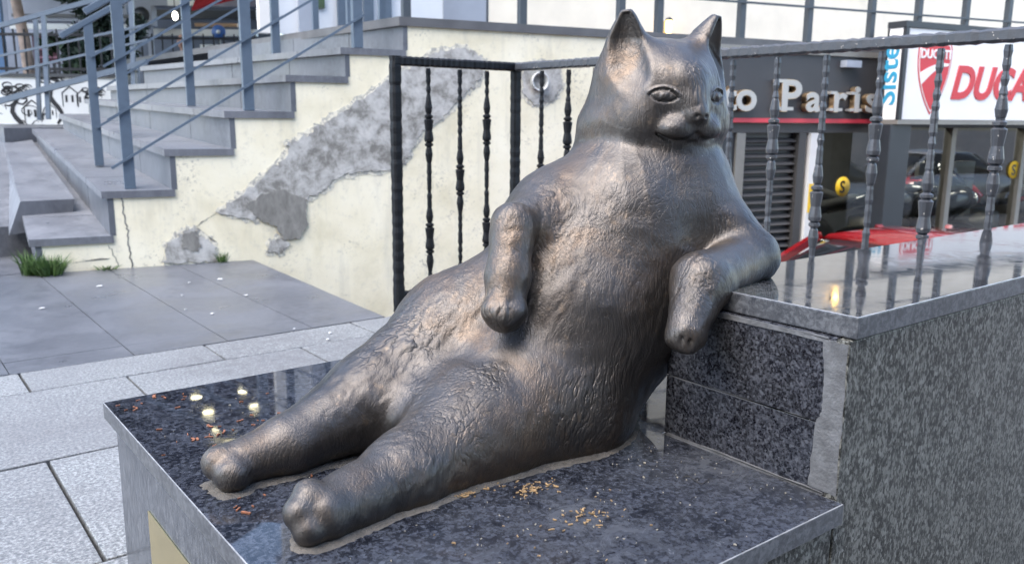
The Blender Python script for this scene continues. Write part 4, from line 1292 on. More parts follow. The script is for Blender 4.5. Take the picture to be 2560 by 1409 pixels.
# ------------------------------------------------------------------ granite plinth
pl = thing('granite_plinth', 'stepped plinth of polished black granite with raised ledge', 'plinth', (0.66, 1.1, 0))
PX, PY = 0.66, 1.1
def pbox(name, a, b, mat, bevel=0.002):
    return box(name, (a[0] - PX, a[1] - PY, a[2]), (b[0] - PX, b[1] - PY, b[2]), mat, pl, bevel)
top = prism('top_slab', [(x - PX, y - PY, 0.35) for x, y in ((0.316, 0.576), (1.031, 0.576), (1.031, 0.908), (1.72, 0.908), (1.72, 1.626), (0.316, 1.626))], (0, 0, -0.030), MAT['granite_top'], pl, 0.0020)
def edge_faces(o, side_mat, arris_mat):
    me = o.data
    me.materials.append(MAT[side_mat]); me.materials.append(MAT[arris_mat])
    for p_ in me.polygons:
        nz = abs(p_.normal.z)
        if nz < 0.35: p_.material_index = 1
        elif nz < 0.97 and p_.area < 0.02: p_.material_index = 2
edge_faces(top, 'granite_edge', 'arris_glint')
pbox('left_panel', (0.332, 0.593, 0.0), (0.352, 1.610, 0.319), MAT['granite_side'])
pbox('front_panel', (0.353, 0.590, 0.0), (1.029, 0.610, 0.319), MAT['granite_face'])
pbox('back_panel', (0.353, 1.590, 0.0), (1.70, 1.610, 0.319), MAT['granite_side'])
pbox('core', (0.354, 0.612, 0.001), (1.69, 1.588, 0.318), MAT['joint'], 0)
pbox('front_panel', (1.031, 0.588, 0.0), (1.80, 0.608, 0.578), MAT['granite_face'])
pbox('front_panel', (1.802, 0.588, 0.0), (2.49, 0.608, 0.578), MAT['granite_face'])
pbox('end_panel', (1.033, 0.6085, 0.352), (1.050, 0.908, 0.452), MAT['granite_end'], 0.001)
pbox('end_panel', (1.033, 0.6085, 0.4535), (1.050, 0.908, 0.5785), MAT['granite_end'], 0.001)
pbox('core', (1.051, 0.610, 0.352), (2.49, 0.895, 0.5785), MAT['joint'], 0)
pbox('rear_panel', (1.051, 0.896, 0.352), (2.49, 0.910, 0.5785), MAT['granite_side'], 0.001)
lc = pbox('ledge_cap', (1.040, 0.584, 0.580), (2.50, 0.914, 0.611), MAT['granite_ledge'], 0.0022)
edge_faces(lc, 'granite_edge', 'arris_glint')
# putty smeared down the corner joint and along the foot of the end face
def putty(pts, t):
    pg = ragged(pts, 0.0013, 9, 21)
    prism('joint_filler', [(1.0335 - PX, y - PY, z) for y, z in pg], (-t, 0, 0), MAT['mortar'], pl)
putty([(0.5895, 0.356), (0.633, 0.358), (0.630, 0.45), (0.621, 0.47), (0.622, 0.52), (0.628, 0.574), (0.5895, 0.574)], 0.0030)
putty([(0.62, 0.5695), (0.89, 0.5705), (0.89, 0.5765), (0.62, 0.5775)], 0.0022)
putty([(0.64, 0.4515), (0.90, 0.4519), (0.90, 0.4536), (0.64, 0.454)], 0.0008)
putty([(0.61, 0.3505), (0.90, 0.3505), (0.90, 0.354), (0.61, 0.3545)], 0.004)
a_, b_ = (0.331, 1.418, 0.215), (0.331, 1.196, 0.213)
pq = box('plaque', (0.3300 - PX, b_[1] - 0.25 - PY, 0.06), (0.3318 - PX, a_[1] - PY, a_[2]), MAT['brass'], pl, 0.0005)

# ------------------------------------------------------------------ bronze cat on the plinth
cat = link('cat_statue', build_cat(MAT['bronze']))
tag(cat, 'large bronze cat reclining on the granite plinth, elbow on the ledge', 'statue')
# bed of mortar squeezed out round the base: a low fillet that follows the contact line
gx, gy = np.meshgrid(np.arange(0.34, 1.06, 0.004), np.arange(0.84, 1.40, 0.004), indexing='ij')
P = np.stack([gx.ravel(), gy.ravel(), np.full(gx.size, SLAB_Z + 0.006)], 1)
dd = cat_sdf(P)
wid = 0.011 + 0.007 * np_noise(P * 14.0, 31) + 0.004 * np_noise(P * 60, 33)
hh = 0.0050 * np.clip(1 - dd / np.maximum(wid, 0.004), 0, 1) ** 1.4 + 0.0010 * np_noise(P * 160, 35) * (dd < wid)
hh = np.where(dd < wid, hh, -0.35 * (dd - wid)) - 0.0008
keep = ((dd < wid + 0.010) & (dd > -0.012)).reshape(gx.shape)
vid = np.full(gx.shape, -1); vid[keep] = np.arange(keep.sum())
pts = np.stack([gx[keep], gy[keep], SLAB_Z + 0.0002 + hh.reshape(gx.shape)[keep]], 1)
fc = [(vid[i, j], vid[i + 1, j], vid[i + 1, j + 1], vid[i, j + 1]) for i in range(gx.shape[0] - 1) for j in range(gx.shape[1] - 1) if keep[i, j] and keep[i + 1, j] and keep[i + 1, j + 1] and keep[i, j + 1]]
me = bpy.data.meshes.new('mortar_bed'); me.from_pydata((pts - np.array([PX, PY, 0])).tolist(), [], fc); me.update()
link('mortar_bed', me, MAT['sand'], pl, True)

# ------------------------------------------------------------------ street and cafe behind the stairs (frame: x across the view, y away)
def bg_thing(name, label, cat, group=None):
    return thing(name, label, cat, (0, 0, 0), BRZ, group)
# low white wall with ink drawings
gw = bg_thing('painted_wall', 'low white wall covered with black line drawings', 'wall')
a_, b_ = (-6.351, 9.550, 1.251), (-4.307, 9.553, 1.270)
WX0, WX1, WY, WZ0, WZ1 = a_[0], b_[0], a_[1], 0.40, a_[2]
box('wall', (WX0, WY, WZ0), (WX1, WY + 0.2, WZ1), MAT['graffiti_white'], gw)
box('coping', (WX0, WY - 0.03, WZ1), (WX1, WY + 0.23, WZ1 + 0.035), MAT['frame_dark'], gw)
box('base_strip', (WX0, WY - 0.012, WZ0), (WX1, WY - 0.001, 0.64), MAT['frame_dark'], gw)
def ribbon(bm, pts, w):
    pts = [Vector((p[0], 0, p[1])) for p in pts]
    L, R_ = [], []
    for i, p in enumerate(pts):
        d = (pts[min(i + 1, len(pts) - 1)] - pts[max(i - 1, 0)]); d.normalize()
        nrm = Vector((-d.z, 0, d.x))
        ww = w * (0.6 + 0.6 * math.sin(math.pi * i / max(1, len(pts) - 1)))
        L.append(bm.verts.new(p + nrm * ww / 2)); R_.append(bm.verts.new(p - nrm * ww / 2))
    for i in range(len(pts) - 1):
        bm.faces.new((L[i], L[i + 1], R_[i + 1], R_[i]))
def drawing(kind, cx, cz, s, seed):
    rnd = random.Random(seed)
    bm = bmesh.new()
    if kind == 'tree':
        ribbon(bm, [(cx + .06 * s * math.sin(k * .9), cz - .30 * s + .06 * s * k) for k in range(9)], .045 * s)
        for k in range(16):
            a = rnd.uniform(0, 6.28); r = rnd.uniform(.02, .14) * s
            x, z_ = cx + r * math.cos(a), cz + .22 * s + r * .6 * math.sin(a)
            ribbon(bm, [(x + .05 * s * math.cos(b), z_ + .03 * s * math.sin(b)) for b in [j * .7 for j in range(9)]], .014 * s)
    elif kind == 'house':
        ribbon(bm, [(cx - .1 * s, cz - .1 * s), (cx - .1 * s, cz + .08 * s), (cx, cz + .16 * s), (cx + .1 * s, cz + .08 * s), (cx + .1 * s, cz - .1 * s)], .018 * s)
        for dx in (-.05, .03):
            ribbon(bm, [(cx + dx * s, cz - .04 * s), (cx + dx * s, cz + .05 * s)], .05 * s)
    elif kind == 'swirl':
        ribbon(bm, [(cx + (.20 - .012 * k) * s * math.cos(k * .5), cz + (.12 - .006 * k) * s * math.sin(k * .5)) for k in range(15)], .016 * s)
        ribbon(bm, [(cx - .2 * s + .04 * s * k, cz - .2 * s + .05 * s * math.sin(k)) for k in range(10)], .016 * s)
    else:
        x, z_ = cx, cz
        pts = []
        for k in range(14):
            x += rnd.uniform(-.02, .05) * s; z_ += rnd.uniform(-.06, .06) * s
            pts.append((x, z_))
        ribbon(bm, pts, .016 * s)
    o = link('drawing', to_mesh(bm, 'drawing'), MAT['ink'], gw)
    o.location = (0, WY - 0.003, 0)
    return o
rnd = random.Random(4)
for i, (px_, kind, s) in enumerate([(0.10, 'swirl', 1.3), (0.20, 'tree', 1.2), (0.30, 'swirl', 1.1), (0.42, 'tree', 1.5), (0.50, 'house', 1.3), (0.57, 'scribble', 1.6), (0.63, 'tree', 1.4), (0.71, 'house', 1.2), (0.78, 'house', 1.0), (0.84, 'tree', 1.2), (0.92, 'scribble', 1.4), (0.36, 'scribble', 1.6), (0.48, 'swirl', 1.5), (0.60, 'house', 0.8), (0.97, 'house', 1.2)]):
    drawing(kind, WX0 + (WX1 - WX0) * px_, rnd.uniform(0.84, 1.06), s * (0.42 if kind == 'swirl' else 0.7), 40 + i)

# iron fence on the wall and along the terrace
def fence(label, x0, x1, y, z0, z1, step=0.11, ornate=False):
    t = bg_thing('iron_fence', label, 'fence', 'dark iron fences of the terrace')
    bar('rail', (x0, y, z1), (x1, y, z1), 0.03, 0.03, MAT['ink'], t)
    bar('rail', (x0, y, z0 + 0.06), (x1, y, z0 + 0.06), 0.03, 0.03, MAT['ink'], t)
    bm = bmesh.new(); bar_bm(bm, (0, 0, z0), (0, 0, z1 + 0.06), 0.016, 0.016)
    me = to_mesh(bm, 'picket'); me.materials.append(MAT['ink'])
    me2 = None
    if ornate:
        bm = bmesh.new(); tube_bm(bm, [(0.045 * math.cos(a), 0, 0.07 * math.sin(a)) for a in [k * .45 for k in range(14)]], 0.008, 5)
        me2 = to_mesh(bm, 'scroll'); me2.materials.append(MAT['ink'])
    x = x0 + 0.05
    while x < x1:
        o = bpy.data.objects.new('picket', me); COL.objects.link(o); o.parent = t; o.location = (x, y, 0)
        if me2:
            for zz in (z0 + 0.2, z0 + 0.42):
                c = bpy.data.objects.new('scroll', me2); COL.objects.link(c); c.parent = t; c.location = (x + step / 2, y, zz)
        x += step
f0, f1 = (-5.979, 9.743, 1.717), (-4.379, 9.746, 1.732)
fence('dark iron fence on top of the low white wall', f0[0], f1[0], f0[1], WZ1 + 0.036, f0[2], 0.12)
g0, g1 = (-5.259, 11.912, 1.872), (-3.509, 11.916, 1.887)
fence('dark scrolled iron fence on the terrace behind the top steps', g0[0], g1[0], g0[1], 0.74, g0[2], 0.14, True)

# railing down the far side of the stairs
rr = bg_thing('ramp_railing', 'blurred blue-grey railing on the far side of the stairs', 'railing', 'steel stair railings')
def line(p, q, w, m_='steel_blue', nm='rail'):
    bar(nm, p, q, w, w, MAT[m_], rr, bevel=0)
r0, r1 = (-5.209, 8.363, 0.913), (-3.554, 8.450, 1.358)
line(r0, r1, 0.055, nm='base_rail')
for (ya, yb) in ((200, 92), (147, 62), (78, -30)):
    pass
q0, q1 = (-5.212, 8.414, 1.172), (-3.556, 8.491, 1.567)
line(q0, q1, 0.022)
q0, q1 = (-5.213, 8.449, 1.354), (-3.558, 8.519, 1.711)
line(q0, q1, 0.022)
q0, q1 = (-5.216, 8.503, 1.628), (-3.561, 8.591, 2.080)
line(q0, q1, 0.045, nm='handrail')
p0, p1 = (-4.536, 8.391, 1.056), (-4.566, 8.535, 1.794)
line((p0[0], p0[1], p0[2] - 0.25), p1, 0.04, nm='post')
p0, p1 = (-3.701, 8.431, 1.261), (-3.723, 8.580, 2.022)
line((p0[0], p0[1], p0[2] - 0.25), p1, 0.04, nm='post')
p0, p1 = (-5.132, 8.368, 0.936), (-5.154, 8.510, 1.667)
line((p0[0], p0[1], p0[2] - 0.25), p1, 0.04, nm='post')
p0, p1 = (-4.734, 8.592, 1.044), (-4.757, 8.735, 1.776)
line((p0[0], p0[1], p0[2] - 0.25), p1, 0.035, nm='post')

# blue board at the picture edge
bb = bg_thing('blue_board', 'tall blue board standing by the white wall', 'board')
p0, p1 = (-6.531, 10.475, 1.292), (-6.112, 10.679, 2.337)
box('panel', (p0[0], p0[1], 0.9), (p1[0], p0[1] + 0.05, 3.0), MAT['blue_board'], bb)
box('foot', (p0[0], p0[1] + 0.01, 0.70), (p1[0], p0[1] + 0.04, 0.9), MAT['frame_dark'], bb)

# ------------------------------------------------------------------ plants
def leaf_cloud(name, parent, c, rad, n_, size, mat, seed, shell=0.35):
    rnd = random.Random(seed)
    bm = bmesh.new()
    cl = [(Vector((rnd.gauss(0, .45), rnd.gauss(0, .45), rnd.gauss(0, .45))), rnd.uniform(.35, .6)) for _ in range(14)]
    for _ in range(n_):
        cc, cr = rnd.choice(cl)
        d = Vector((rnd.gauss(0, 1), rnd.gauss(0, 1), rnd.gauss(0, 1))).normalized()
        p = cc + d * cr * (rnd.random() ** shell)
        p = Vector((c[0] + p.x * rad[0], c[1] + p.y * rad[1], c[2] + p.z * rad[2]))
        a = Vector((rnd.gauss(0, 1), rnd.gauss(0, 1), rnd.gauss(0, .6))).normalized()
        b = a.cross(Vector((rnd.gauss(0, 1), rnd.gauss(0, 1), rnd.gauss(0, 1)))).normalized()
        s = size * rnd.uniform(.6, 1.3)
        vs = [bm.verts.new(p + a * s), bm.verts.new(p + b * s * .45), bm.verts.new(p - a * s), bm.verts.new(p - b * s * .45)]
        bm.faces.new(vs)
    return link(name, to_mesh(bm, name), mat, parent)
bu = bg_thing('shrub', 'dark bushy shrub behind the iron fence', 'shrub')
c_ = (-5.030, 10.744, 1.629)
leaf_cloud('foliage', bu, c_, (0.36, 0.30, 0.42), 2600, 0.05, MAT['leaf_dark'], 5)
tube('stem', [(c_[0], c_[1], 0.72), (c_[0] + .03, c_[1], c_[2])], [.03, .012], MAT['bark_pale'], bu)
bu = bg_thing('shrub', 'lighter green shrub top rising right of the dark one', 'shrub')
c_ = (-5.412, 10.936, 1.567)
leaf_cloud('foliage', bu, c_, (0.30, 0.25, 0.30), 1600, 0.05, MAT['leaf_mid'], 6)
tube('stem', [(c_[0], c_[1], 0.72), (c_[0] + .03, c_[1], c_[2])], [.03, .012], MAT['bark_pale'], bu)
tr = bg_thing('street_tree', 'slanting pale-barked tree by the white wall', 'tree')
t0, t1, t2, t3 = (-5.713, 10.262, 1.243), (-5.793, 10.352, 1.707), (-5.857, 10.406, 1.985), (-5.941, 10.478, 2.355)
tube('trunk', [(t0[0] + .02, t0[1], 0.70), t0, t1, t2, t3, (t3[0] - .2, t3[1], t3[2] + .9), (t3[0] - .1, t3[1] + .1, t3[2] + 1.8)], [.075, .068, .062, .058, .055, .045, .03], MAT['bark_pale'], tr, 12)
tube('limb', [(t3[0], t3[1], t3[2] + .2), (t3[0] + .5, t3[1] + .1, t3[2] + .6), (t3[0] + .9, t3[1] + .1, t3[2] + .55)], [.035, .025, .012], MAT['bark_pale'], tr, 8)
leaf_cloud('crown', tr, (t3[0] + .1, t3[1] + .2, t3[2] + 2.1), (1.0, 1.0, .7), 5200, 0.06, MAT['leaf_mid'], 8)
c_ = (-5.135, 10.440, 2.158)
leaf_cloud('hanging_leaves', tr, c_, (0.30, 0.25, 0.13), 500, 0.05, MAT['leaf_dark'], 9)

# ------------------------------------------------------------------ cafe building
cf = bg_thing('cafe_building', 'shaded cafe front with grey canopy, red awning and hanging lamps', 'building')
a_, b_ = (-8.364, 14.553, 2.351), (-6.405, 14.557, 2.369)
box('canopy_fascia', (a_[0], a_[1], a_[2]), (b_[0], a_[1] + 0.3, a_[2] + 1.6), MAT['cafe_grey'], cf)
a2, b2 = (-8.290, 14.424, 2.211), (-6.478, 14.445, 2.318)
box('white_valance', (a2[0], a2[1], a2[2]), (b2[0] + 0.35, a2[1] + 0.05, a2[2] + 0.085), MAT['cafe_white'], cf)
box('valance_rail', (a2[0], a2[1] + 0.08, a2[2] + 0.20), (b2[0] + 0.35, a2[1] + 0.12, a2[2] + 0.25), MAT['frame_dark'], cf)
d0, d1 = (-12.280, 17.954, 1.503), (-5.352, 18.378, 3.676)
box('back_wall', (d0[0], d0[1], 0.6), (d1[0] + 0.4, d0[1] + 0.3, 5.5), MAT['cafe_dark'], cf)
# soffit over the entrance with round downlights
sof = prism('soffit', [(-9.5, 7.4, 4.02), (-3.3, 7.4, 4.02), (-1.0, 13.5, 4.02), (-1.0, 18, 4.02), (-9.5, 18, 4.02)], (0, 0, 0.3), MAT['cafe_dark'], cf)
for (x, y) in ((3.462, 10.34), (3.533, 10.997), (3.650, 11.756), (3.722, 12.514), (4.211, 10.938), (4.277, 11.615), (4.394, 12.375)):
    ca, sa = math.cos(-BRZ), math.sin(-BRZ)
    lx, ly = x * ca - y * sa, x * sa + y * ca
    lathe('downlight', [(0.075, 4.012), (0.08, 4.018)], MAT['downlight'], cf, 20, 'Z', (lx, ly, 0))
# ducts, beams and warm strip under the canopy
a3, b3 = (-5.950, 13.562, 2.491), (-3.971, 13.549, 2.424)
box('canopy_beam', (a3[0], a3[1], a3[2]), (b3[0], a3[1] + 0.25, a3[2] + 0.18), MAT['cafe_grey'], cf)
a3, b3 = (-5.832, 13.478, 2.587), (-4.918, 13.480, 2.595)
box('white_board', ((-5.302, 13.356, 2.483)[0], a3[1], (-5.302, 13.356, 2.483)[2]), ((-4.891, 13.357, 2.486)[0], a3[1] + 0.05, a3[2] + 0.6), MAT['cafe_white'], cf)
e0, e1 = (-5.104, 14.022, 2.237), (-4.428, 14.030, 2.281)
box('warm_strip', (e0[0], e0[1], e0[2]), (e1[0], e0[1] + 0.08, e0[2] + 0.05), MAT['wood_warm'], cf)
e0, e1 = (-6.053, 13.889, 2.081), (-4.090, 13.915, 2.211)
box('counter_light', (e0[0], e0[1], e0[2]), (e1[0], e0[1] + 0.1, e0[2] + 0.10), MAT['cafe_white'], cf)
e0, e1 = (-6.621, 15.086, 2.469), (-4.428, 15.096, 2.523)
box('lower_beam', (e0[0], e0[1], e0[2]), (e1[0], e0[1] + 0.2, e0[2] + 0.14), MAT['frame_dark'], cf)
e0 = (-4.677, 13.018, 1.796); e1 = (-4.380, 13.035, 1.880)
box('counter_front', (e0[0], e0[1], e0[2]), (e1[0] + .1, e0[1] + 0.4, e1[2]), MAT['cafe_white'], cf)
for (px_, nm) in (((-5.703, 13.740, 2.359), 'column'), ((-5.965, 13.739, 2.357), 'column')):
    bar(nm, (px_[0], px_[1], 0.7), (px_[0], px_[1], 3.4), 0.07, 0.07, MAT['cafe_grey'], cf)
# red awning
aw = bg_thing('red_awning', 'sagging red and white awning over the cafe', 'awning')
h0 = (-4.661, 12.720, 2.354); h1 = (-4.074, 12.758, 2.552)
bm = bmesh.new()
vs = [bm.verts.new(p) for p in ((h0[0], h0[1], h0[2]), (h1[0] + .2, h0[1], h1[2]), (h1[0] + .2, h0[1] + 1.2, h1[2] + .8), (h0[0], h0[1] + 1.2, h1[2] + .8), (h0[0], h0[1] + .01, h0[2] - .03), (h1[0] + .2, h0[1] + .01, h1[2] - .03))]
bm.faces.new(vs[:4]); bm.faces.new((vs[0], vs[4], vs[5], vs[1]))
bmesh.ops.solidify(bm, geom=bm.faces[:], thickness=0.02)
link('cloth', to_mesh(bm, 'cloth'), MAT['awning_red'], aw)
for k in range(3):
    x = h0[0] + .15 + k * .25
    box('white_stripe', (x, h0[1] - .012, h1[2] - .02), (x + .1, h0[1] - .002, h1[2] + .1), MAT['cafe_white'], aw)
for x in (h0[0] + 0.03, h1[0] + .17):
    bar('strut', (x, h0[1] + 0.1, h0[2] + .05), (x, h0[1] + 1.2, h0[2] + .9), 0.03, 0.03, MAT['frame_dark'], aw)
# fan unit
fu = bg_thing('fan_unit', 'dark round cafe fan unit in a grey box', 'fan')
f_ = (-5.696, 13.430, 2.336)
box('case', (f_[0] - .16, f_[1], f_[2] - .15), (f_[0] + .16, f_[1] + .2, f_[2] + .15), MAT['cafe_grey'], fu, 0.01)
lathe('grille', [(0.02, -0.02), (0.11, -0.03), (0.125, 0.0), (0.125, 0.02)], MAT['frame_dark'], fu, 20, 'Y', (f_[0], f_[1], f_[2]))
lathe('hub', [(0.005, -0.045), (0.03, -0.04), (0.03, -0.02)], MAT['frame_grey'], fu, 12, 'Y', (f_[0], f_[1], f_[2]))
# hanging lamp
hl = bg_thing('hanging_lamp', 'small lit oval lamp hanging under the cafe canopy', 'lamp')
l_ = (-4.977, 12.908, 2.273)
lathe('bulb', [(0.01, -0.06), (0.03, -0.045), (0.038, 0.0), (0.028, 0.045), (0.012, 0.06)], MAT['lamp_white'], hl, 14, 'Z', l_)
tube('cord', [(l_[0], l_[1], l_[2] + .06), (l_[0], l_[1], l_[2] + .6)], .006, MAT['rubber'], hl, 6)
lathe('socket', [(0.016, 0.055), (0.02, 0.07), (0.012, 0.10)], MAT['frame_grey'], hl, 12, 'Z', l_)
# round blue sign
bs = bg_thing('round_sign', 'small round blue sign above the cafe counter', 'sign')
s_ = (-4.306, 12.760, 2.039)
lathe('disc', [(0.10, 0), (0.10, 0.02)], MAT['blue_sign'], bs, 24, 'Y', s_)
lathe('dot', [(0.03, -0.006), (0.03, 0.0)], MAT['cafe_white'], bs, 14, 'Y', s_)
bar('stem', (s_[0], s_[1] + 0.03, 0.74), (s_[0], s_[1] + 0.03, s_[2]), 0.025, 0.025, MAT['frame_dark'], bs)
# menu boards behind the fence
for (x, y, nm) in ((88, 118, 'menu board with pink print behind the fence, nearer the tree'), (132, 118, 'menu board with pink print behind the fence, farther from the tree')):
    t = bg_thing('menu_board', nm, 'board', 'maroon menu boards')
    p_ = {88: (-6.127, 11.259, 1.657), 132: (-5.952, 11.260, 1.659)}[x]
    box('panel', (p_[0] - .075, p_[1], p_[2] - .17), (p_[0] + .075, p_[1] + .03, p_[2] + .19), MAT['maroon'], t)
    for k, zz in enumerate((.12, .01, -.09)):
        if (x == 88 and k == 0): continue
        box('print', (p_[0] - .05, p_[1] - .003, p_[2] + zz - .012), (p_[0] + .05, p_[1] - .0005, p_[2] + zz + .012), MAT['pink_print'], t)
    bar('leg', (p_[0], p_[1] + .015, .74), (p_[0], p_[1] + .015, p_[2] - .17), .03, .03, MAT['frame_dark'], t)

# ------------------------------------------------------------------ seated person on the terrace
def skin_mesh(name, verts, edges, radii, mat, subdiv=2):
    me = bpy.data.meshes.new(name); me.from_pydata(verts, edges, []); me.update()
    o = bpy.data.objects.new(name, me); COL.objects.link(o)
    sk = o.modifiers.new('skin', 'SKIN')
    for i, r in enumerate(radii):
        me.skin_vertices[0].data[i].radius = r if isinstance(r, tuple) else (r, r)
    me.skin_vertices[0].data[0].use_root = True
    sb = o.modifiers.new('sub', 'SUBSURF'); sb.levels = subdiv; sb.render_levels = subdiv
    dg = bpy.context.evaluated_depsgraph_get()
    m2 = bpy.data.meshes.new_from_object(o.evaluated_get(dg))
    bpy.data.objects.remove(o)
    m2.materials.clear(); m2.materials.append(mat)
    m2.polygons.foreach_set('use_smooth', [True] * len(m2.polygons))
    m2.name = name
    return m2
hp = (-5.083, 13.361, 1.983)
pe = bg_thing('person', 'bald person in dark clothes sitting on the cafe terrace', 'person')
pe.location = (0, 0, 0)
bx, by, bz_ = hp[0] + 0.02, hp[1] + 0.03, 0.74
V_ = [(0, 0, .46), (0, .02, .62), (0, .03, .80), (0, .03, .98), (0, .01, 1.06), (.17, .03, .94), (.23, -.02, .70), (.17, -.22, .62), (-.17, .03, .94), (-.23, -.02, .70), (-.17, -.22, .62),
      (.10, -.02, .46), (.12, -.42, .47), (.12, -.44, .08), (.12, -.56, .04), (-.10, -.02, .46), (-.12, -.42, .47), (-.12, -.44, .08), (-.12, -.56, .04)]
E_ = [(0, 1), (1, 2), (2, 3), (3, 4), (3, 5), (5, 6), (6, 7), (3, 8), (8, 9), (9, 10), (0, 11), (11, 12), (12, 13), (13, 14), (0, 15), (15, 16), (16, 17), (17, 18)]
R__ = [.15, .14, .15, .11, .055, .075, .05, .035, .075, .05, .035, .09, .065, .045, .04, .09, .065, .045, .04]
bd = skin_mesh('body', [(x + bx, y + by, z + bz_) for x, y, z in V_], E_, R__, MAT['cloth_dark'])
link('body', bd, None, pe)
hb = bmesh.new()
bmesh.ops.create_icosphere(hb, subdivisions=3, radius=1.0)
for v_ in hb.verts:
    x, y, z = v_.co
    w = 0.080 * (1 - 0.18 * max(0, -z))
    v_.co = (bx + x * w, by - .015 + y * 0.098 - (0.014 if (abs(x) < .22 and y < -.6 and -.35 < z < .15) else 0), bz_ + 1.20 + z * 0.118)
hd_ = link('head', to_mesh(hb, 'head'), MAT['skin'], pe, True)
for s in (-1, 1):
    lathe('ear', [(0.004, -.010), (0.022, -.006), (0.022, .004), (0.006, .008)], MAT['skin'], hd_, 10, 'X', (bx + s * .083, by - .005, bz_ + 1.195))
    lathe('eye', [(0.003, -.006), (0.009, 0), (0.004, .006)], MAT['rubber'], hd_, 8, 'Y', (bx + s * .030, by - .106, bz_ + 1.215))
box('mouth', (bx - .022, by - .108, bz_ + 1.145), (bx + .022, by - .100, bz_ + 1.151), MAT['maroon'], hd_)
tube('neck', [(bx, by + .01, bz_ + 1.02), (bx, by, bz_ + 1.13)], [.055, .05], MAT['skin'], pe, 12)
for s in (-1, 1):
    for k in range(5):
        fx = bx + s * (.17 - .018 * (k - 2))
        if k == 4:
            tube('finger', [(bx + s * .13, by - .23, bz_ + .62), (bx + s * .105, by - .26, bz_ + .60), (bx + s * .10, by - .28, bz_ + .58)], [.011, .009, .007], MAT['skin'], pe, 6)
        else:
            tube('finger', [(fx, by - .22, bz_ + .62), (fx, by - .27, bz_ + .615 - .002 * k), (fx, by - .30 + .004 * abs(k - 1.5), bz_ + .585)], [.011, .009, .007], MAT['skin'], pe, 6)
ch = bg_thing('terrace_chair', 'dark cafe chair under the seated person', 'chair')
box('seat', (bx - .22, by - .24, bz_ + .30), (bx + .22, by + .2, bz_ + .34), MAT['frame_dark'], ch, 0.008)
box('backrest', (bx - .21, by + .19, bz_ + .5), (bx + .21, by + .22, bz_ + .85), MAT['frame_dark'], ch, 0.008)
for sx_ in (-1, 1):
    bar('leg', (bx + sx_ * .19, by - .2, bz_), (bx + sx_ * .19, by - .2, bz_ + .30), .03, .03, MAT['frame_dark'], ch)
    bar('leg', (bx + sx_ * .19, by + .205, bz_), (bx + sx_ * .19, by + .205, bz_ + .52), .03, .03, MAT['frame_dark'], ch)

# ------------------------------------------------------------------ small things
def grass_tuft(name, label, c, r, h, n_, seed, mat='grass_green', group='grass tufts by the stair wall'):
    rnd = random.Random(seed)
    bm = bmesh.new()
    for _ in range(n_):
        a = rnd.uniform(0, 6.28); q = r * rnd.random() ** .6
        p = Vector((q * math.cos(a), q * math.sin(a), 0))
        lean = Vector((p.x * 1.1 + rnd.gauss(0, .02), p.y * 1.1 + rnd.gauss(0, .02), 0))
        hh_ = h * rnd.uniform(.45, 1.0)
        w = rnd.uniform(.002, .0045)
        s = Vector((math.cos(a * 3), math.sin(a * 3), 0)) * w
        p1 = p + lean * .35 + Vector((0, 0, hh_ * .6)); p2 = p + lean + Vector((0, 0, hh_))
        v_ = [bm.verts.new(x) for x in (p - s, p + s, p1 + s * .8, p1 - s * .8, p2)]
        bm.faces.new(v_[:4]); bm.faces.new((v_[3], v_[2], v_[4]))
    o = link(name, to_mesh(bm, name), MAT[mat])
    o.location = c
    return tag(o, label, 'grass', group)
c1, c2, c3, c4 = W(-1.06, -0.07, 0.002), W(-1.155, -0.03, 0.002), W(-0.15, -0.02, 0.002), W(-0.78, -0.02, 0.002)
grass_tuft('grass_tuft', 'thick green grass tuft at the foot of the lowest cream step', c1, 0.065, 0.12, 300, 1)
grass_tuft('grass_tuft', 'paler grass tuft growing at the corner of the lowest step', c2, 0.04, 0.15, 120, 2)
grass_tuft('grass_tuft', 'tiny weed beside the small cement patch', c3, 0.025, 0.07, 40, 3)
grass_tuft('grass_tuft', 'low weeds along the joint under the wall crack', c4, 0.05, 0.03, 70, 4)
g5 = W(-0.05, 0.9, 0.705)
grass_tuft('grass_tuft', 'small weed growing on the third stair tread', g5, 0.03, 0.05, 40, 6)

# scraps of paper and gum on the tiles
spots = [(0.934, 4.637, 0.002), (1.494, 4.469, 0.002), (1.333, 4.473, 0.002), (0.611, 4.246, 0.002), (1.456, 3.990, 0.002), (1.204, 4.167, 0.002), (1.372, 3.229, 0.002), (1.461, 3.083, 0.002), (1.411, 2.995, 0.002), (1.123, 3.851, 0.002), (1.191, 3.695, 0.002)]
for i, p in enumerate(spots):
    bm = bmesh.new()
    rnd = random.Random(i)
    r = (0.015, 0.018, 0.007, 0.013, 0.010, 0.006, 0.006, 0.009, 0.008, 0.006, 0.008)[i]
    pg = [(r * rnd.uniform(.6, 1.1) * math.cos(a), r * rnd.uniform(.6, 1.1) * math.sin(a), 0) for a in [k * 6.283 / 9 for k in range(9)]]
    prism_bm(bm, pg, (0, 0, 0.003))
    o = link('paper_scrap', to_mesh(bm, 'paper_scrap'), MAT['litter_white'])
    o.location = p
    tag(o, 'pale paper scrap lying on the grey landing tiles' if i not in (7, 8) else 'pale scrap near the light granite kerb course', 'litter', 'pale scraps on the landing')

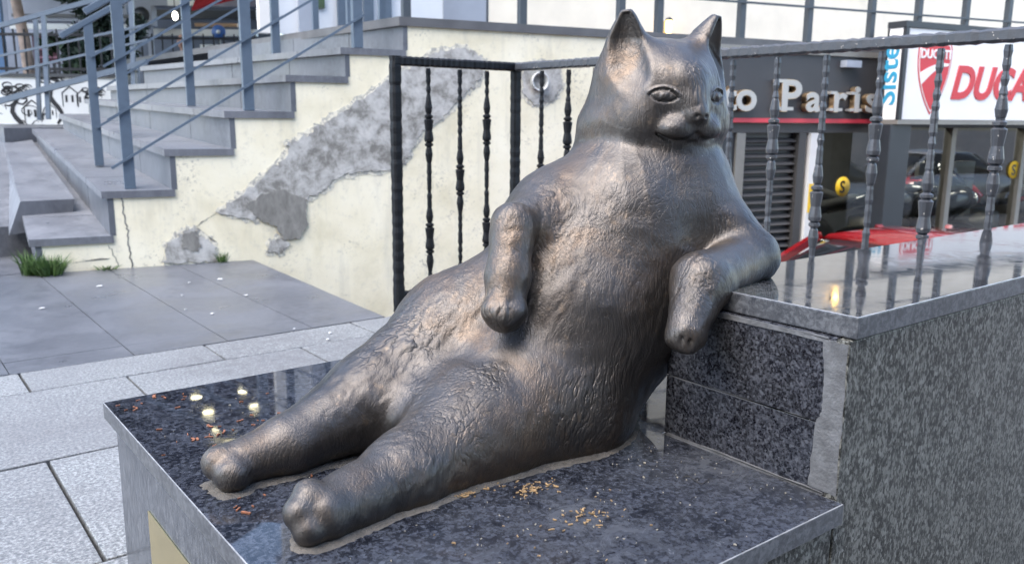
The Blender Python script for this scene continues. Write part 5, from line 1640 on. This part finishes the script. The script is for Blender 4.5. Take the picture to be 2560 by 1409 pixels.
# crumbs of cat food and dry leaf bits on the granite
def scatter(name, label, items, mat, seed, size=(0.0010, 0.0026), curl=False):
    rnd = random.Random(seed)
    bm = bmesh.new()
    for (cx, cy, rx, ry, n_) in items:
        for _ in range(n_):
            x, y = rnd.gauss(cx, rx), rnd.gauss(cy, ry)
            if not (0.33 < x < 1.02 and 0.59 < y < 1.61) or cat_sdf(np.array([[x, y, SLAB_Z + 0.003]]))[0] < 0.004:
                continue
            L = rnd.uniform(*size) * rnd.choice((1, 1, 1.8)); a = rnd.uniform(0, 6.28)
            w = L * rnd.uniform(.2, .45)
            d = Vector((math.cos(a), math.sin(a), 0)); s = Vector((-d.y, d.x, 0))
            z = SLAB_Z + 0.0006
            k = rnd.uniform(-.5, .5)
            ps = [Vector((x, y, z)) - d * L - s * w, Vector((x, y, z)) - s * w * .6 + s * k * L * .4, Vector((x, y, z)) + d * L - s * w, Vector((x, y, z)) + d * L + s * w * .3, Vector((x, y, z)) + s * w * .8 + s * k * L * .4, Vector((x, y, z)) - d * L + s * w * .4]
            t_ = Vector((0, 0, rnd.uniform(.0008, .0022)))
            lo = [bm.verts.new(p) for p in ps]; hi = [bm.verts.new(p + t_) for p in ps]
            bm.faces.new(hi)
            for i in range(6):
                bm.faces.new((lo[i], lo[(i + 1) % 6], hi[(i + 1) % 6], hi[i]))
    o = link(name, to_mesh(bm, name), MAT[mat])
    tag(o, label, 'crumbs', None, 'stuff')
    return o
k1, k2, k3, k4, k5 = (0.718, 0.869, 0.350), (0.719, 0.764, 0.350), (0.629, 0.914, 0.350), (0.664, 0.750, 0.350), (0.689, 0.910, 0.350)
scatter('crumbs', 'orange food crumbs scattered on the granite before the cat', [(k1[0], k1[1], .022, .012, 46), (k2[0], k2[1], .026, .014, 34), (k3[0], k3[1], .010, .004, 40), (k4[0], k4[1], .10, .05, 24), (k5[0], k5[1], .03, .012, 22)], 'crumb', 3)
l1, l2, l3 = (0.413, 1.584, 0.350), (0.405, 1.353, 0.350), (0.367, 1.070, 0.350)
scatter('dry_leaf_bits', 'rusty dry leaf bits on the dark granite by the far paw', [(l1[0], l1[1], .05, .03, 16), (l2[0], l2[1], .035, .015, 14), (l2[0] + .03, l2[1] + .03, .10, .09, 18), (l3[0], l3[1], .08, .05, 12)], 'leaf_dry', 5, (0.0018, 0.0048))
scatter('pale_grit', 'fine pale grit sprinkled over the granite slab', [(k2[0] - .05, k2[1] - .03, .16, .09, 90), (0.95, 0.80, .06, .08, 40), (0.5, 1.3, .12, .12, 40)], 'crumb_pale', 7, (0.0005, 0.0011))
h0, h1, h2, h3 = (0.917, 0.767, 0.352), (0.929, 0.765, 0.352), (0.919, 0.734, 0.352), (0.945, 0.739, 0.352)
tag(tube('thread', [h1, h0, (h0[0] + .01, h0[1] - .004, h0[2]), h2, h3], 0.0007, MAT['rubber'], None, 6), 'short dark thread lying on the granite by the ledge', 'thread')
# dried specks on the end face
